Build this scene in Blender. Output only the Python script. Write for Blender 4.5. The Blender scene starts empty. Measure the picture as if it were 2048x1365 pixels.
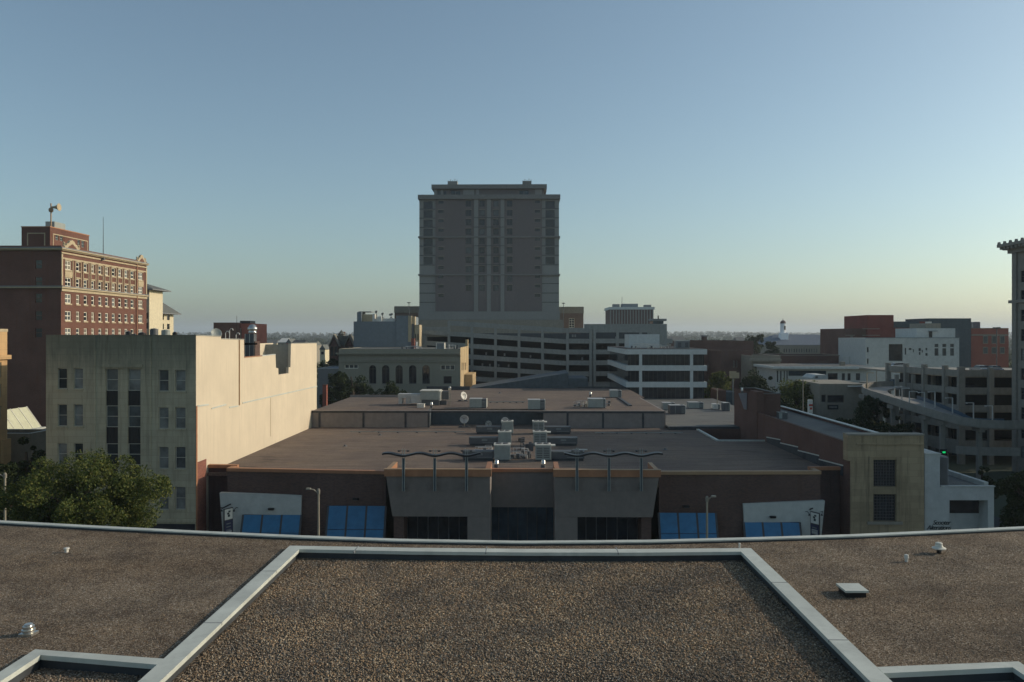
import bpy, math, random
import numpy as np
from math import sin, cos, pi, radians
random.seed(7); NR = np.random.RandomState(7)
scene = bpy.context.scene
COL = scene.collection
# ------------------------------------------------------------------ camera, sky, sun, exposure
H = 22.4; FPX = 1600.0; PSI = 0.01625; HOR = 670.0
cd = bpy.data.cameras.new('camera'); cam = bpy.data.objects.new('camera', cd); COL.objects.link(cam)
cam.location = (0, 0, H); cam.rotation_euler = (pi/2, 0, PSI)
cd.sensor_width = 36; cd.lens = 36*FPX/2048; cd.shift_y = -12.5/2048; cd.clip_start = 0.3; cd.clip_end = 20000
scene.camera = cam
SUN_EL = radians(20.5); SUN_AZ = radians(14)          # azimuth from +X towards +Y
w = bpy.data.worlds.new("World"); scene.world = w; w.use_nodes = True
nt = w.node_tree; bg = nt.nodes['Background']; sky = nt.nodes.new('ShaderNodeTexSky')
sky.sky_type = 'NISHITA'; sky.sun_disc = False; sky.sun_elevation = SUN_EL; sky.sun_rotation = pi/2 - SUN_AZ
sky.air_density = 1.0; sky.dust_density = 2.0; sky.ozone_density = 1.3; sky.altitude = 300
tint = nt.nodes.new('ShaderNodeMix'); tint.data_type = 'RGBA'; tint.blend_type = 'MULTIPLY'; tint.inputs[0].default_value = 1; tint.inputs[7].default_value = (.875, 1.0, .985, 1)   # cool green white balance
hs = nt.nodes.new('ShaderNodeHueSaturation'); hs.inputs['Saturation'].default_value = .86; nt.links.new(sky.outputs[0], hs.inputs['Color'])
nt.links.new(hs.outputs[0], tint.inputs[6]); nt.links.new(tint.outputs[2], bg.inputs[0]); bg.inputs[1].default_value = 0.128
sd = bpy.data.lights.new('sun', 'SUN'); sun = bpy.data.objects.new('sun', sd); COL.objects.link(sun)
sd.energy = 3.15; sd.angle = radians(0.55); sd.color = (1.0, 0.84, 0.66)
sun.rotation_euler = (pi/2 - SUN_EL, 0, pi/2 + SUN_AZ)
vs = scene.view_settings; scene.display_settings.display_device = 'sRGB'
vs.view_transform = 'Standard'; vs.look = 'None'; vs.gamma = 1.0; vs.exposure = 0.0; vs.use_curve_mapping = False
scene.render.engine = 'CYCLES'

# ------------------------------------------------------------------ pixel helpers (2048 x 1365 photograph)
cP, sP = cos(PSI), sin(PSI)
def ray(px):
    u = (px-1024)/FPX
    return u*cP - sP, u*sP + cP
def onY(px, py, Y):
    dx, dy = ray(px); t = Y/dy; return (t*dx, Y, H-(py-HOR)/FPX*t)
def onX(px, py, X):
    dx, dy = ray(px); t = X/dx; return (X, t*dy, H-(py-HOR)/FPX*t)
def onZ(px, py, Z):
    dx, dy = ray(px); t = (H-Z)*FPX/(py-HOR); return (t*dx, t*dy, Z)
def XY(px, Y): return onY(px, 0, Y)[0]
def YX(px, X): return onX(px, 0, X)[1]
def rS(a, b, c, d, Y):                       # pixel rectangle -> X0,X1,Z0,Z1 on the plane Y
    m = (a+b)/2
    return (XY(a, Y), XY(b, Y), onY(m, d, Y)[2], onY(m, c, Y)[2])
def rX(a, b, c, d, X):
    ya, yb = YX(a, X), YX(b, X); m = (a+b)/2
    return (min(ya, yb), max(ya, yb), onX(m, d, X)[2], onX(m, c, X)[2])

# ------------------------------------------------------------------ materials
def newmat(name):
    m = bpy.data.materials.new(name); m.use_nodes = True
    return m, m.node_tree, m.node_tree.nodes['Principled BSDF']
def mix(t, fac, a, b, mode='MIX'):
    n = t.nodes.new('ShaderNodeMix'); n.data_type = 'RGBA'; n.blend_type = mode
    for k, v in ((0, fac), (6, a), (7, b)):
        if isinstance(v, (int, float)): n.inputs[k].default_value = v
        elif isinstance(v, tuple): n.inputs[k].default_value = (*v, 1) if len(v) == 3 else v
        else: t.links.new(v, n.inputs[k])
    return n.outputs[2]
def pos(t, sx=1, sy=1, sz=1):
    g = t.nodes.new('ShaderNodeNewGeometry'); m = t.nodes.new('ShaderNodeVectorMath'); m.operation = 'MULTIPLY'
    m.inputs[1].default_value = (sx, sy, sz); t.links.new(g.outputs['Position'], m.inputs[0]); return m.outputs[0]
def noise(t, vec, scale, detail=4, rough=.6):
    n = t.nodes.new('ShaderNodeTexNoise'); n.inputs['Scale'].default_value = scale
    n.inputs['Detail'].default_value = detail; n.inputs['Roughness'].default_value = rough
    t.links.new(vec, n.inputs['Vector']); return n.outputs[0]
def ramp(t, v, lo, hi):
    n = t.nodes.new('ShaderNodeMapRange'); n.inputs[1].default_value = lo; n.inputs[2].default_value = hi
    t.links.new(v, n.inputs[0]); return n.outputs[0]
def bump(t, v, b, dist, strength=1.0):
    n = t.nodes.new('ShaderNodeBump'); n.inputs['Distance'].default_value = dist; n.inputs['Strength'].default_value = strength
    t.links.new(v, n.inputs['Height']); t.links.new(n.outputs[0], b.inputs['Normal'])
def dk(c, k): return tuple(x*k for x in c)
def plain(name, c, rough=.7, metal=0, var=.12, scale=1.5, streak=0, spec=.4):
    m, t, b = newmat(name); p = pos(t)
    col = mix(t, ramp(t, noise(t, p, scale, 5), .3, .7), dk(c, 1-var), dk(c, 1+var))
    if streak:
        s = noise(t, pos(t, 2.2, 2.2, .14), 1.0, 5, .7)
        col = mix(t, ramp(t, s, .5, .78), col, dk(c, 1-streak))
        s2 = noise(t, pos(t, 1, 1, .35), .35, 4)
        col = mix(t, ramp(t, s2, .45, .75), col, mix(t, .5, col, dk(c, 1-streak*.7)))
    t.links.new(col, b.inputs['Base Color']); b.inputs['Roughness'].default_value = rough
    b.inputs['Metallic'].default_value = metal; b.inputs['Specular IOR Level'].default_value = spec
    return m
def brick(name, c, c2=None, mortar=None, s=1.0, contrast=1.0, streak=.2):
    m, t, b = newmat(name); g = t.nodes.new('ShaderNodeNewGeometry'); sp = t.nodes.new('ShaderNodeSeparateXYZ')
    t.links.new(g.outputs['Position'], sp.inputs[0]); a = t.nodes.new('ShaderNodeMath'); a.operation = 'ADD'
    t.links.new(sp.outputs[0], a.inputs[0]); t.links.new(sp.outputs[1], a.inputs[1])
    cx = t.nodes.new('ShaderNodeCombineXYZ'); t.links.new(a.outputs[0], cx.inputs[0]); t.links.new(sp.outputs[2], cx.inputs[1])
    bt = t.nodes.new('ShaderNodeTexBrick'); t.links.new(cx.outputs[0], bt.inputs['Vector'])
    bt.inputs['Scale'].default_value = s; bt.inputs['Brick Width'].default_value = .24; bt.inputs['Row Height'].default_value = .08
    bt.inputs['Mortar Size'].default_value = .008
    c2 = c2 or dk(c, .62); mortar = mortar or tuple((x+.22)/2 for x in c)
    bt.inputs[1].default_value = (*c, 1); bt.inputs[2].default_value = (*c2, 1); bt.inputs[3].default_value = (*mortar, 1)
    n = noise(t, pos(t), .25, 5); col = mix(t, ramp(t, n, .35, .7), bt.outputs[0], mix(t, 1, bt.outputs[0], (.74, .72, .7), 'MULTIPLY'))
    n2 = noise(t, pos(t, 1.6, 1.6, .12), 1.0, 4); col = mix(t, ramp(t, n2, .55, .8), col, dk(c, 1-streak*1.6))
    t.links.new(col, b.inputs['Base Color']); b.inputs['Roughness'].default_value = .9; b.inputs['Specular IOR Level'].default_value = .2
    return m
def blocks(name, c, bw=1.2, bh=.6, var=.12, stain=.35, line=.7, grime=None):
    m, t, b = newmat(name); g = t.nodes.new('ShaderNodeNewGeometry'); sp = t.nodes.new('ShaderNodeSeparateXYZ')
    t.links.new(g.outputs['Position'], sp.inputs[0]); a = t.nodes.new('ShaderNodeMath'); a.operation = 'ADD'
    t.links.new(sp.outputs[0], a.inputs[0]); t.links.new(sp.outputs[1], a.inputs[1])
    cx = t.nodes.new('ShaderNodeCombineXYZ'); t.links.new(a.outputs[0], cx.inputs[0]); t.links.new(sp.outputs[2], cx.inputs[1])
    bt = t.nodes.new('ShaderNodeTexBrick'); t.links.new(cx.outputs[0], bt.inputs['Vector']); bt.inputs['Scale'].default_value = 1
    bt.inputs['Brick Width'].default_value = bw; bt.inputs['Row Height'].default_value = bh; bt.inputs['Mortar Size'].default_value = .012
    bt.inputs[1].default_value = (*dk(c, 1+var), 1); bt.inputs[2].default_value = (*dk(c, 1-var), 1); bt.inputs[3].default_value = (*dk(c, line), 1)
    n2 = noise(t, pos(t, 2.4, 2.4, .16), 1.0, 6, .7); col = mix(t, ramp(t, n2, .5, .72), bt.outputs[0], dk(c, 1-stain))
    n3 = noise(t, pos(t, .5, .5, .5), .6, 5, .65); col = mix(t, ramp(t, n3, .5, .8), col, dk(c, 1-stain*.8))
    if grime:      # dirt washed down from the top edge in streaks
        ad = t.nodes.new('ShaderNodeMath'); ad.operation = 'MULTIPLY_ADD'; t.links.new(noise(t, pos(t, 3, 3, .3), 1.0, 6, .75), ad.inputs[0]); ad.inputs[1].default_value = 7.0; t.links.new(sp.outputs[2], ad.inputs[2])
        col = mix(t, ramp(t, ad.outputs[0], grime[0]+3.5, grime[1]+3.5), col, mix(t, 1, col, (.52, .55, .56), 'MULTIPLY'))
    t.links.new(col, b.inputs['Base Color']); b.inputs['Roughness'].default_value = .85; b.inputs['Specular IOR Level'].default_value = .2
    return m
def gravel(name, c1, c2, c3, cell, far=True, bdist=.02):
    m, t, b = newmat(name); p = pos(t)
    v = t.nodes.new('ShaderNodeTexVoronoi'); v.inputs['Scale'].default_value = 1/cell; t.links.new(p, v.inputs['Vector'])
    sp = t.nodes.new('ShaderNodeSeparateColor'); t.links.new(v.outputs['Color'], sp.inputs[0])
    col = mix(t, ramp(t, sp.outputs[0], .2, .8), c1, c2); col = mix(t, ramp(t, sp.outputs[1], .75, .95), col, c3)
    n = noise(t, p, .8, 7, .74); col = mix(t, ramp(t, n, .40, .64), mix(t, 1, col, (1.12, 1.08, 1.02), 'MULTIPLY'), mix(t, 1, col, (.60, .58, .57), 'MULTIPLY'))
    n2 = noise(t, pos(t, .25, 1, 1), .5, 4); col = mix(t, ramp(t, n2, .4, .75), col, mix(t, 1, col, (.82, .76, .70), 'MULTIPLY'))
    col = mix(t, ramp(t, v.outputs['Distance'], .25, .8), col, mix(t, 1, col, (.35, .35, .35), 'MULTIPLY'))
    t.links.new(col, b.inputs['Base Color']); b.inputs['Roughness'].default_value = .95; b.inputs['Specular IOR Level'].default_value = .15
    inv = t.nodes.new('ShaderNodeMath'); inv.operation = 'SUBTRACT'; inv.inputs[0].default_value = 1; t.links.new(v.outputs['Distance'], inv.inputs[1])
    bump(t, inv.outputs[0], b, bdist)
    return m
def roofmat(name, c, var=.25):
    m, t, b = newmat(name)
    n = noise(t, pos(t, .22, 1.6, 1), 1.0, 6, .7); n2 = noise(t, pos(t), 7, 3, .8); n3 = noise(t, pos(t), .12, 4)
    col = mix(t, ramp(t, n, .35, .68), dk(c, 1-var), dk(c, 1+var*.6)); col = mix(t, ramp(t, n2, .3, .7), mix(t, 1, col, (.6, .6, .6), 'MULTIPLY'), mix(t, 1, col, (1.3, 1.28, 1.25), 'MULTIPLY'))
    col = mix(t, ramp(t, n3, .4, .7), col, mix(t, 1, col, (.8, .8, .86), 'MULTIPLY'))
    n4 = noise(t, pos(t), .45, 6, .75); col = mix(t, ramp(t, n4, .52, .66), col, mix(t, 1, col, (1.16, 1.1, 1.02), 'MULTIPLY'))
    n5 = noise(t, pos(t, .6, 1, 1), .3, 3, .5); col = mix(t, ramp(t, n5, .62, .68), col, mix(t, 1, col, (.74, .74, .76), 'MULTIPLY'))
    t.links.new(col, b.inputs['Base Color']); b.inputs['Roughness'].default_value = .95; b.inputs['Specular IOR Level'].default_value = .15
    bump(t, noise(t, pos(t), 9, 3), b, .03)
    return m
def islandmat(name, cols, rough=.8, trans=0, patch=0):
    m, t, b = newmat(name); g = t.nodes.new('ShaderNodeNewGeometry'); r = t.nodes.new('ShaderNodeValToRGB')
    r.color_ramp.interpolation = 'LINEAR' if trans else 'CONSTANT'; t.links.new(g.outputs['Random Per Island'], r.inputs[0])
    e = r.color_ramp.elements
    while len(e) < len(cols): e.new(.5)
    for i, c in enumerate(cols): e[i].position = i/len(cols); e[i].color = (*c, 1)
    c_ = r.outputs[0]
    if patch: c_ = mix(t, ramp(t, noise(t, pos(t), .7, 7, .72), .40, .62), mix(t, 1, c_, (1.18, 1.07, .92), 'MULTIPLY'), mix(t, 1, c_, (.62, .62, .64), 'MULTIPLY'))
    t.links.new(c_, b.inputs['Base Color']); b.inputs['Roughness'].default_value = rough; b.inputs['Specular IOR Level'].default_value = .2
    if trans:
        tr = t.nodes.new('ShaderNodeBsdfTranslucent'); t.links.new(r.outputs[0], tr.inputs[0]); ms = t.nodes.new('ShaderNodeMixShader')
        ms.inputs[0].default_value = trans; t.links.new(b.outputs[0], ms.inputs[1]); t.links.new(tr.outputs[0], ms.inputs[2])
        t.links.new(ms.outputs[0], t.nodes['Material Output'].inputs[0])
    return m
def glass(name, c, rough=.06):
    m, t, b = newmat(name); n = noise(t, pos(t), .7, 3)
    t.links.new(mix(t, ramp(t, n, .35, .65), dk(c, .6), dk(c, 1.3)), b.inputs['Base Color'])
    b.inputs['Roughness'].default_value = rough; b.inputs['Specular IOR Level'].default_value = .5
    bump(t, noise(t, pos(t), .9, 2), b, .004)
    return m
M = dict(
 asphalt=plain('asphalt', (.05, .05, .052), .9, var=.2), paving=plain('paving', (.25, .24, .22), .9), kerb=plain('kerb_stone', (.3, .29, .27), .9),
 paint=plain('road_paint', (.75, .74, .7), .6), earth=plain('earth', (.06, .075, .045), 1, var=.35, scale=.02),
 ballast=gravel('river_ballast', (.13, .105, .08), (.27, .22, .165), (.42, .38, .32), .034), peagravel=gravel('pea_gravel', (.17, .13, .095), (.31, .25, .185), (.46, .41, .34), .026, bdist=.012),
 stones=islandmat('loose_stones', [(.13, .105, .08), (.28, .225, .16), (.37, .32, .25), (.20, .165, .12), (.34, .255, .17), (.23, .21, .18), (.17, .135, .10), (.44, .40, .33), (.29, .21, .15)], patch=1),
 flashing=plain('painted_flashing', (.50, .52, .465), .55, .0, var=.14, streak=.25, spec=.5), membrane=plain('black_membrane', (.045, .05, .055), .6, var=.4, streak=.2),
 roof_gravel=roofmat('roof_gravel', (.195, .155, .125)), roof_gray=roofmat('roof_gray', (.17, .175, .165), .12), roof_dark=roofmat('roof_dark', (.07, .075, .08), .15),
 cream_stone=blocks('weathered_cream_stone', (.385, .36, .26), 1.5, .62, .05, .4, grime=(17.5, 21)), cream_paint=plain('cream_painted_wall', (.605, .52, .385), .8, var=.07, scale=.3, streak=.16),
 red_old=brick('old_red_brick', (.30, .11, .07), streak=.2), grey_plaster=plain('grey_plaster', (.30, .30, .26), .9, streak=.2),
 hotel_brick=brick('hotel_red_brick', (.175, .068, .04), (.125, .05, .032), streak=.12), limestone=plain('limestone_trim', (.43, .35, .225), .8, streak=.15),
 cream_stucco=plain('cream_stucco', (.62, .55, .38), .8, streak=.06), slate=plain('slate_roof', (.12, .125, .11), .7, var=.2), slate_blue=plain('blue_slate_roof', (.10, .125, .16), .7, var=.15),
 brown_brick=brick('brown_brick', (.135, .075, .055), (.08, .046, .037), streak=.2), dark_brick=brick('dark_brick', (.09, .05, .045), (.06, .036, .034)),
 rust_cap=plain('rust_coloured_coping', (.36, .17, .085), .6, streak=.15), tan_cap=plain('tan_coping', (.34, .22, .12), .6, streak=.1),
 taupe=plain('taupe_stucco', (.20, .172, .15), .85, streak=.12), panel=plain('taupe_wall_panel', (.235, .205, .185), .85, streak=.1),
 white_paint=plain('white_stucco', (.47, .485, .45), .7, streak=.08), bluewall=plain('slate_blue_wall', (.07, .09, .10), .8, var=.2, streak=.2),
 blue=plain('blue_fabric', (.028, .15, .29), .45, var=.15), black=plain('black_metal', (.02, .02, .022), .4, .3), steel=plain('galvanised_steel', (.55, .54, .5), .28, .85, var=.12),
 hvac=plain('grey_green_sheet_metal', (.30, .325, .30), .5, .1, streak=.15), hvac_lt=plain('pale_sheet_metal', (.46, .46, .44), .5, .1, streak=.15), hvac_dk=plain('dark_sheet_metal', (.10, .105, .11), .5, .2),
 dish=plain('dish_white', (.62, .60, .54), .5), trim_lt=plain('pale_top_metal', (.60, .58, .50), .5), concrete=plain('garage_concrete', (.25, .265, .25), .85, streak=.22), concrete_r=plain('ramp_concrete', (.245, .235, .205), .85, streak=.25),
 shade_in=plain('painted_interior_shade', (.045, .055, .062), .9), pole=plain('pole_metal', (.34, .31, .24), .5, .3), rail=plain('blue_rail_panel', (.075, .115, .16), .4, .2),  # near-black interior colour stands in for shade inside the car parks
 tower_brick=plain('tower_brown_brick', (.15, .132, .128), .85, var=.06, streak=.1), tower_lt=plain('tower_pale_panel', (.235, .24, .225), .8, var=.05, streak=.1), tan_wing=brick('tan_wing_brick', (.22, .15, .11), (.18, .12, .095), streak=.1), tower_edge=plain('tower_cornice', (.18, .18, .17), .8),
 tan_stone=blocks('tan_ashlar', (.34, .27, .17), 1.6, .62, .1, .5), white_wall=plain('white_wall', (.45, .47, .45), .7, streak=.06), bank=plain('bank_stone', (.255, .24, .185), .85, var=.05, streak=.14), bank_side=brick('bank_side_brick', (.56, .43, .24), (.45, .33, .18)),
 grey_block=plain('grey_block_wall', (.17, .20, .215), .85, streak=.12), crimson=brick('crimson_brick', (.24, .052, .032), (.19, .04, .032), streak=.1), maroon=brick('maroon_brick', (.15, .075, .054), (.105, .052, .04), streak=.1), orange_brick=brick('orange_brick', (.36, .11, .07), (.3, .09, .06), streak=.08),
 graywall=plain('grey_wall', (.20, .21, .21), .8, streak=.1), stone_mid=plain('mid_stone', (.25, .23, .185), .85, streak=.15), office_white=plain('office_white_band', (.54, .57, .55), .6, streak=.06),
 tan_lit=blocks('tan_terracotta', (.52, .34, .17), 2.0, .8, .05, .2), polycarb=plain('ribbed_pale_roof', (.55, .55, .38), .5, var=.1), shade_tower=plain('grey_tower_stone', (.23, .215, .185), .85, streak=.15), green_lit=None,
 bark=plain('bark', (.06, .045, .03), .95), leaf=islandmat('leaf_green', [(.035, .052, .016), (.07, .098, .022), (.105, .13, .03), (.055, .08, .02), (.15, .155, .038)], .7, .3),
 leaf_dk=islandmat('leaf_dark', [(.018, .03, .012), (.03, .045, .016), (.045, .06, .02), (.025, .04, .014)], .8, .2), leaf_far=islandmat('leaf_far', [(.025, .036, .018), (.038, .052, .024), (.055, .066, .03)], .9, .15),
 bright_white=plain('bright_white_paint', (.85, .87, .88), .6, var=.03), navy=plain('navy_panel', (.03, .035, .08), .5), signwhite=plain('sign_white', (.7, .68, .6), .5), ink=plain('dark_lettering', (.03, .04, .04), .5), red=plain('red_sign', (.5, .05, .03), .5), window_frame=plain('window_frame_paint', (.40, .39, .33), .5),
 frame_white=plain('white_window_frame', (.72, .68, .56), .5), frame_dark=plain('dark_window_frame', (.05, .05, .05), .5), tyre=plain('tyre', (.02, .02, .02), .9),
 g_dark=glass('dark_glass', (.02, .025, .03)), g_blue=glass('blue_glass', (.03, .05, .065), .12), g_blind=glass('blind_behind_glass', (.16, .17, .165), .25), g_mid=glass('grey_glass', (.07, .08, .085), .15), g_warm=glass('curtain_behind_glass', (.20, .18, .14), .3),
 car_a=plain('silver_car_paint', (.4, .42, .44), .25, .6), car_b=plain('white_car_paint', (.6, .6, .6), .25), car_c=plain('red_car_paint', (.3, .03, .03), .25), car_d=plain('dark_car_paint', (.03, .035, .05), .25))

# ------------------------------------------------------------------ mesh helpers
class MB:
    def __init__(s): s.v = []; s.f = []
    def quad(s, a, b, c, d):
        n = len(s.v); s.v += [a, b, c, d]; s.f.append((n, n+1, n+2, n+3)); return s
    def poly(s, pts):
        n = len(s.v); s.v += list(pts); s.f.append(tuple(range(n, n+len(pts)))); return s
    def box(s, x0, x1, y0, y1, z0, z1):
        if x0 > x1: x0, x1 = x1, x0
        if y0 > y1: y0, y1 = y1, y0
        if z0 > z1: z0, z1 = z1, z0
        return s.prism([(x0, y0), (x1, y0), (x1, y1), (x0, y1)], z0, z1)
    def prism(s, pl, z0, z1, top=None):
        n = len(s.v); k = len(pl); z0s = z0 if isinstance(z0, (list, tuple)) else [z0]*k; z1s = z1 if isinstance(z1, (list, tuple)) else [z1]*k
        s.v += [(p[0], p[1], z) for p, z in zip(pl, z0s)]
        tp = top or pl; s.v += [(p[0], p[1], z) for p, z in zip(tp, z1s)]
        s.f.append(tuple(n+i for i in reversed(range(k)))); s.f.append(tuple(n+k+i for i in range(k)))
        for i in range(k):
            j = (i+1) % k; s.f.append((n+i, n+j, n+k+j, n+k+i))
        return s
    def extr(s, pl, u, plane0, plane1):       # polygon in (u,z) extruded along the third axis; u = 'x' or 'y'
        n = len(s.v); k = len(pl)
        for pp in (plane0, plane1):
            s.v += [(a, pp, z) if u == 'x' else (pp, a, z) for a, z in pl]
        s.f.append(tuple(n+i for i in range(k))); s.f.append(tuple(n+k+i for i in reversed(range(k))))
        for i in range(k):
            j = (i+1) % k; s.f.append((n+j, n+i, n+k+i, n+k+j))
        return s
    def lathe(s, cx, cy, prof, n=16):
        b = len(s.v)
        for r, z in prof:
            for i in range(n): s.v.append((cx+r*cos(2*pi*i/n), cy+r*sin(2*pi*i/n), z))
        for j in range(len(prof)-1):
            for i in range(n):
                k = (i+1) % n; s.f.append((b+j*n+i, b+j*n+k, b+(j+1)*n+k, b+(j+1)*n+i))
        s.f.append(tuple(b+i for i in reversed(range(n)))); s.f.append(tuple(b+(len(prof)-1)*n+i for i in range(n)))
        return s
    def tube(s, pts, rad, n=8):
        b = len(s.v); m = len(pts); rr = rad if isinstance(rad, (list, tuple)) else [rad]*m
        P = [np.array(p, float) for p in pts]
        for i in range(m):
            d = P[min(i+1, m-1)]-P[max(i-1, 0)]; d /= (np.linalg.norm(d)+1e-9)
            a = np.array([0, 0, 1.]) if abs(d[2]) < .9 else np.array([1., 0, 0]); u = np.cross(a, d); u /= np.linalg.norm(u); v = np.cross(d, u)
            for k in range(n):
                q = P[i]+rr[i]*(cos(2*pi*k/n)*u+sin(2*pi*k/n)*v); s.v.append(tuple(q))
        for i in range(m-1):
            for k in range(n):
                l = (k+1) % n; s.f.append((b+i*n+k, b+i*n+l, b+(i+1)*n+l, b+(i+1)*n+k))
        s.f.append(tuple(b+k for k in reversed(range(n)))); s.f.append(tuple(b+(m-1)*n+k for k in range(n)))
        return s
    def build(s, name, mat, parent=None, local=False, smooth=False):
        me = bpy.data.meshes.new(name); o = bpy.data.objects.new(name, me); COL.objects.link(o)
        off = (0, 0, 0)
        if parent is not None:
            o.parent = parent
            if not local: r = parent; off = (0, 0, 0)
            if not local:
                while r.parent: r = r.parent
                off = tuple(r.location) if r.data is None else (0, 0, 0)
        v = s.v if off == (0, 0, 0) else [(a-off[0], b-off[1], c-off[2]) for a, b, c in s.v]
        me.from_pydata(v, [], s.f); me.materials.append(M[mat] if isinstance(mat, str) else mat)
        if smooth: me.polygons.foreach_set('use_smooth', [True]*len(me.polygons))
        me.update(); return o
def each(m, name, mat, parent):
    par = list(range(len(m.v)))
    def find(a):
        while par[a] != a: par[a] = par[par[a]]; a = par[a]
        return a
    for f in m.f:
        for k in f[1:]: par[find(k)] = find(f[0])
    comp = {}
    for i in range(len(m.v)): comp.setdefault(find(i), []).append(i)
    out = []
    for c in comp.values():
        ix = {v: k for k, v in enumerate(c)}; q = MB(); q.v = [m.v[i] for i in c]; q.f = [tuple(ix[k] for k in f) for f in m.f if f[0] in ix]; out.append(q.build(name, mat, parent))
    return out
def tag(o, label=None, cat=None, group=None, kind=None):
    if label: o['label'] = label
    if cat: o['category'] = cat
    if group: o['group'] = group
    if kind: o['kind'] = kind
    return o
def T(name, label, cat, loc, group=None, rz=0):
    o = bpy.data.objects.new(name, None); COL.objects.link(o); o.location = loc; o.rotation_euler.z = rz; o.empty_display_size = .5
    return tag(o, label, cat, group)
def copy_tree(o, parent=None):
    c = o.copy(); COL.objects.link(c); c.parent = parent
    for ch in o.children: copy_tree(ch, c)
    return c
def B(name, mat, parent, *bx, **k):
    out = [MB().box(*b).build(name, mat, parent, **k) for b in bx]
    return out[0] if out else None
def G(face, pl, u, z, o):
    return (u, pl-o, z) if face == 'S' else (pl+o, u, z) if face == 'E' else (pl-o, u, z) if face == 'W' else (u, pl+o, z)
def gbox(m, face, pl, u0, u1, z0, z1, o0, o1):
    a = G(face, pl, u0, z0, o0); b = G(face, pl, u1, z1, o1); return m.box(a[0], b[0], a[1], b[1], a[2], b[2])
def wall(m, face, pl, u0, u1, z0, z1, holes=(), dep=.25):
    hs = [(max(a, u0), min(b, u1), max(c, z0), min(d, z1)) for a, b, c, d in holes if b > u0 and a < u1 and d > z0 and c < z1]
    us = sorted({u0, u1, *[h[0] for h in hs], *[h[1] for h in hs]}); zs = sorted({z0, z1, *[h[2] for h in hs], *[h[3] for h in hs]})
    for i in range(len(us)-1):
        for j in range(len(zs)-1):
            cu, cz = (us[i]+us[i+1])/2, (zs[j]+zs[j+1])/2
            if any(h[0] < cu < h[1] and h[2] < cz < h[3] for h in hs): continue
            q = [G(face, pl, us[i], zs[j], 0), G(face, pl, us[i+1], zs[j], 0), G(face, pl, us[i+1], zs[j+1], 0), G(face, pl, us[i], zs[j+1], 0)]
            m.quad(*(q if face in 'SE' else q[::-1]))
    for a, b, c, d in hs:
        for (p, q) in (((a, c), (b, c)), ((b, c), (b, d)), ((b, d), (a, d)), ((a, d), (a, c))):
            m.quad(G(face, pl, *p, 0), G(face, pl, *q, 0), G(face, pl, *q, -dep), G(face, pl, *p, -dep))
def window(par, face, pl, h, dep=.2, fm='window_frame', gm=None, fw=.07, rows=2, cols=1, sill=None):
    a, b, c, d = h; f = MB(); o0, o1 = -dep-.04, -dep+.04
    gbox(f, face, pl, a, b, c, c+fw, o0, o1); gbox(f, face, pl, a, b, d-fw, d, o0, o1)
    gbox(f, face, pl, a, a+fw, c+fw, d-fw, o0, o1); gbox(f, face, pl, b-fw, b, c+fw, d-fw, o0, o1)
    for i in range(1, rows): z = c+(d-c)*i/rows; gbox(f, face, pl, a+fw, b-fw, z-fw/2, z+fw/2, o0, o1-.01)
    for i in range(1, cols): u = a+(b-a)*i/cols; gbox(f, face, pl, u-fw/2, u+fw/2, c+fw, d-fw, o0, o1-.012)
    w = f.build('window', fm, par)
    p = MB(); gbox(p, face, pl, a+.01, b-.01, c+.01, d-.01, -dep-.09, -dep-.005)
    p.build('pane', gm or random.choice(['g_dark', 'g_dark', 'g_mid', 'g_blind']), w)
    if sill:
        s = MB(); gbox(s, face, pl, a-.08, b+.08, c-.14, c-.002, -dep, .09); s.build('sill', sill, w)
    return w
def building(name, label, x0, x1, y0, y1, z1, mat, holes=None, roof='roof_gray', rdrop=.6, cap=None, caph=.12, z0=0, t=.3, cat='building', group=None, dep=.25, wins=True, wk=None, over=.05):
    r = T(name, label, cat, ((x0+x1)/2, y0, z0), group); holes = holes or {}; m = MB()
    wall(m, 'S', y0, x0, x1, z0, z1, holes.get('S', ()), dep); wall(m, 'E', x1, y0, y1, z0, z1, holes.get('E', ()), dep)
    wall(m, 'W', x0, y0, y1, z0, z1, holes.get('W', ()), dep); wall(m, 'N', y1, x0, x1, z0, z1)
    rz = z1-rdrop; X0, X1, Y0, Y1 = x0+t, x1-t, y0+t, y1-t
    m.quad((x0, y0, z1), (x1, y0, z1), (X1, Y0, z1), (X0, Y0, z1)); m.quad((x1, y0, z1), (x1, y1, z1), (X1, Y1, z1), (X1, Y0, z1))
    m.quad((x1, y1, z1), (x0, y1, z1), (X0, Y1, z1), (X1, Y1, z1)); m.quad((x0, y1, z1), (x0, y0, z1), (X0, Y0, z1), (X0, Y1, z1))
    for p, q in (((X0, Y0), (X1, Y0)), ((X1, Y0), (X1, Y1)), ((X1, Y1), (X0, Y1)), ((X0, Y1), (X0, Y0))):
        m.quad((*p, z1), (*q, z1), (*q, rz-.1), (*p, rz-.1))
    m.build('wall', mat, r)
    MB().box(X0-.02, X1+.02, Y0-.02, Y1+.02, rz-.15, rz).build('roof', roof, r)
    if cap:
        c = MB(); o = over; zz = z1+.003
        c.box(x0-o, x1+o, y0-o, Y0+.03, zz, zz+caph); c.box(x0-o, x1+o, Y1-.03, y1+o, zz, zz+caph)
        c.box(x0-o, X0+.03, Y0+.03, Y1-.03, zz, zz+caph); c.box(X1-.03, x1+o, Y0+.03, Y1-.03, zz, zz+caph)
        c.build('coping', cap, r)
    if wins:
        for fc in 'SEW':
            for h in holes.get(fc, ()):
                window(r, fc, {'S': y0, 'E': x1, 'W': x0}[fc], h, dep=dep-.1, **(wk or {}))
    return r
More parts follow.
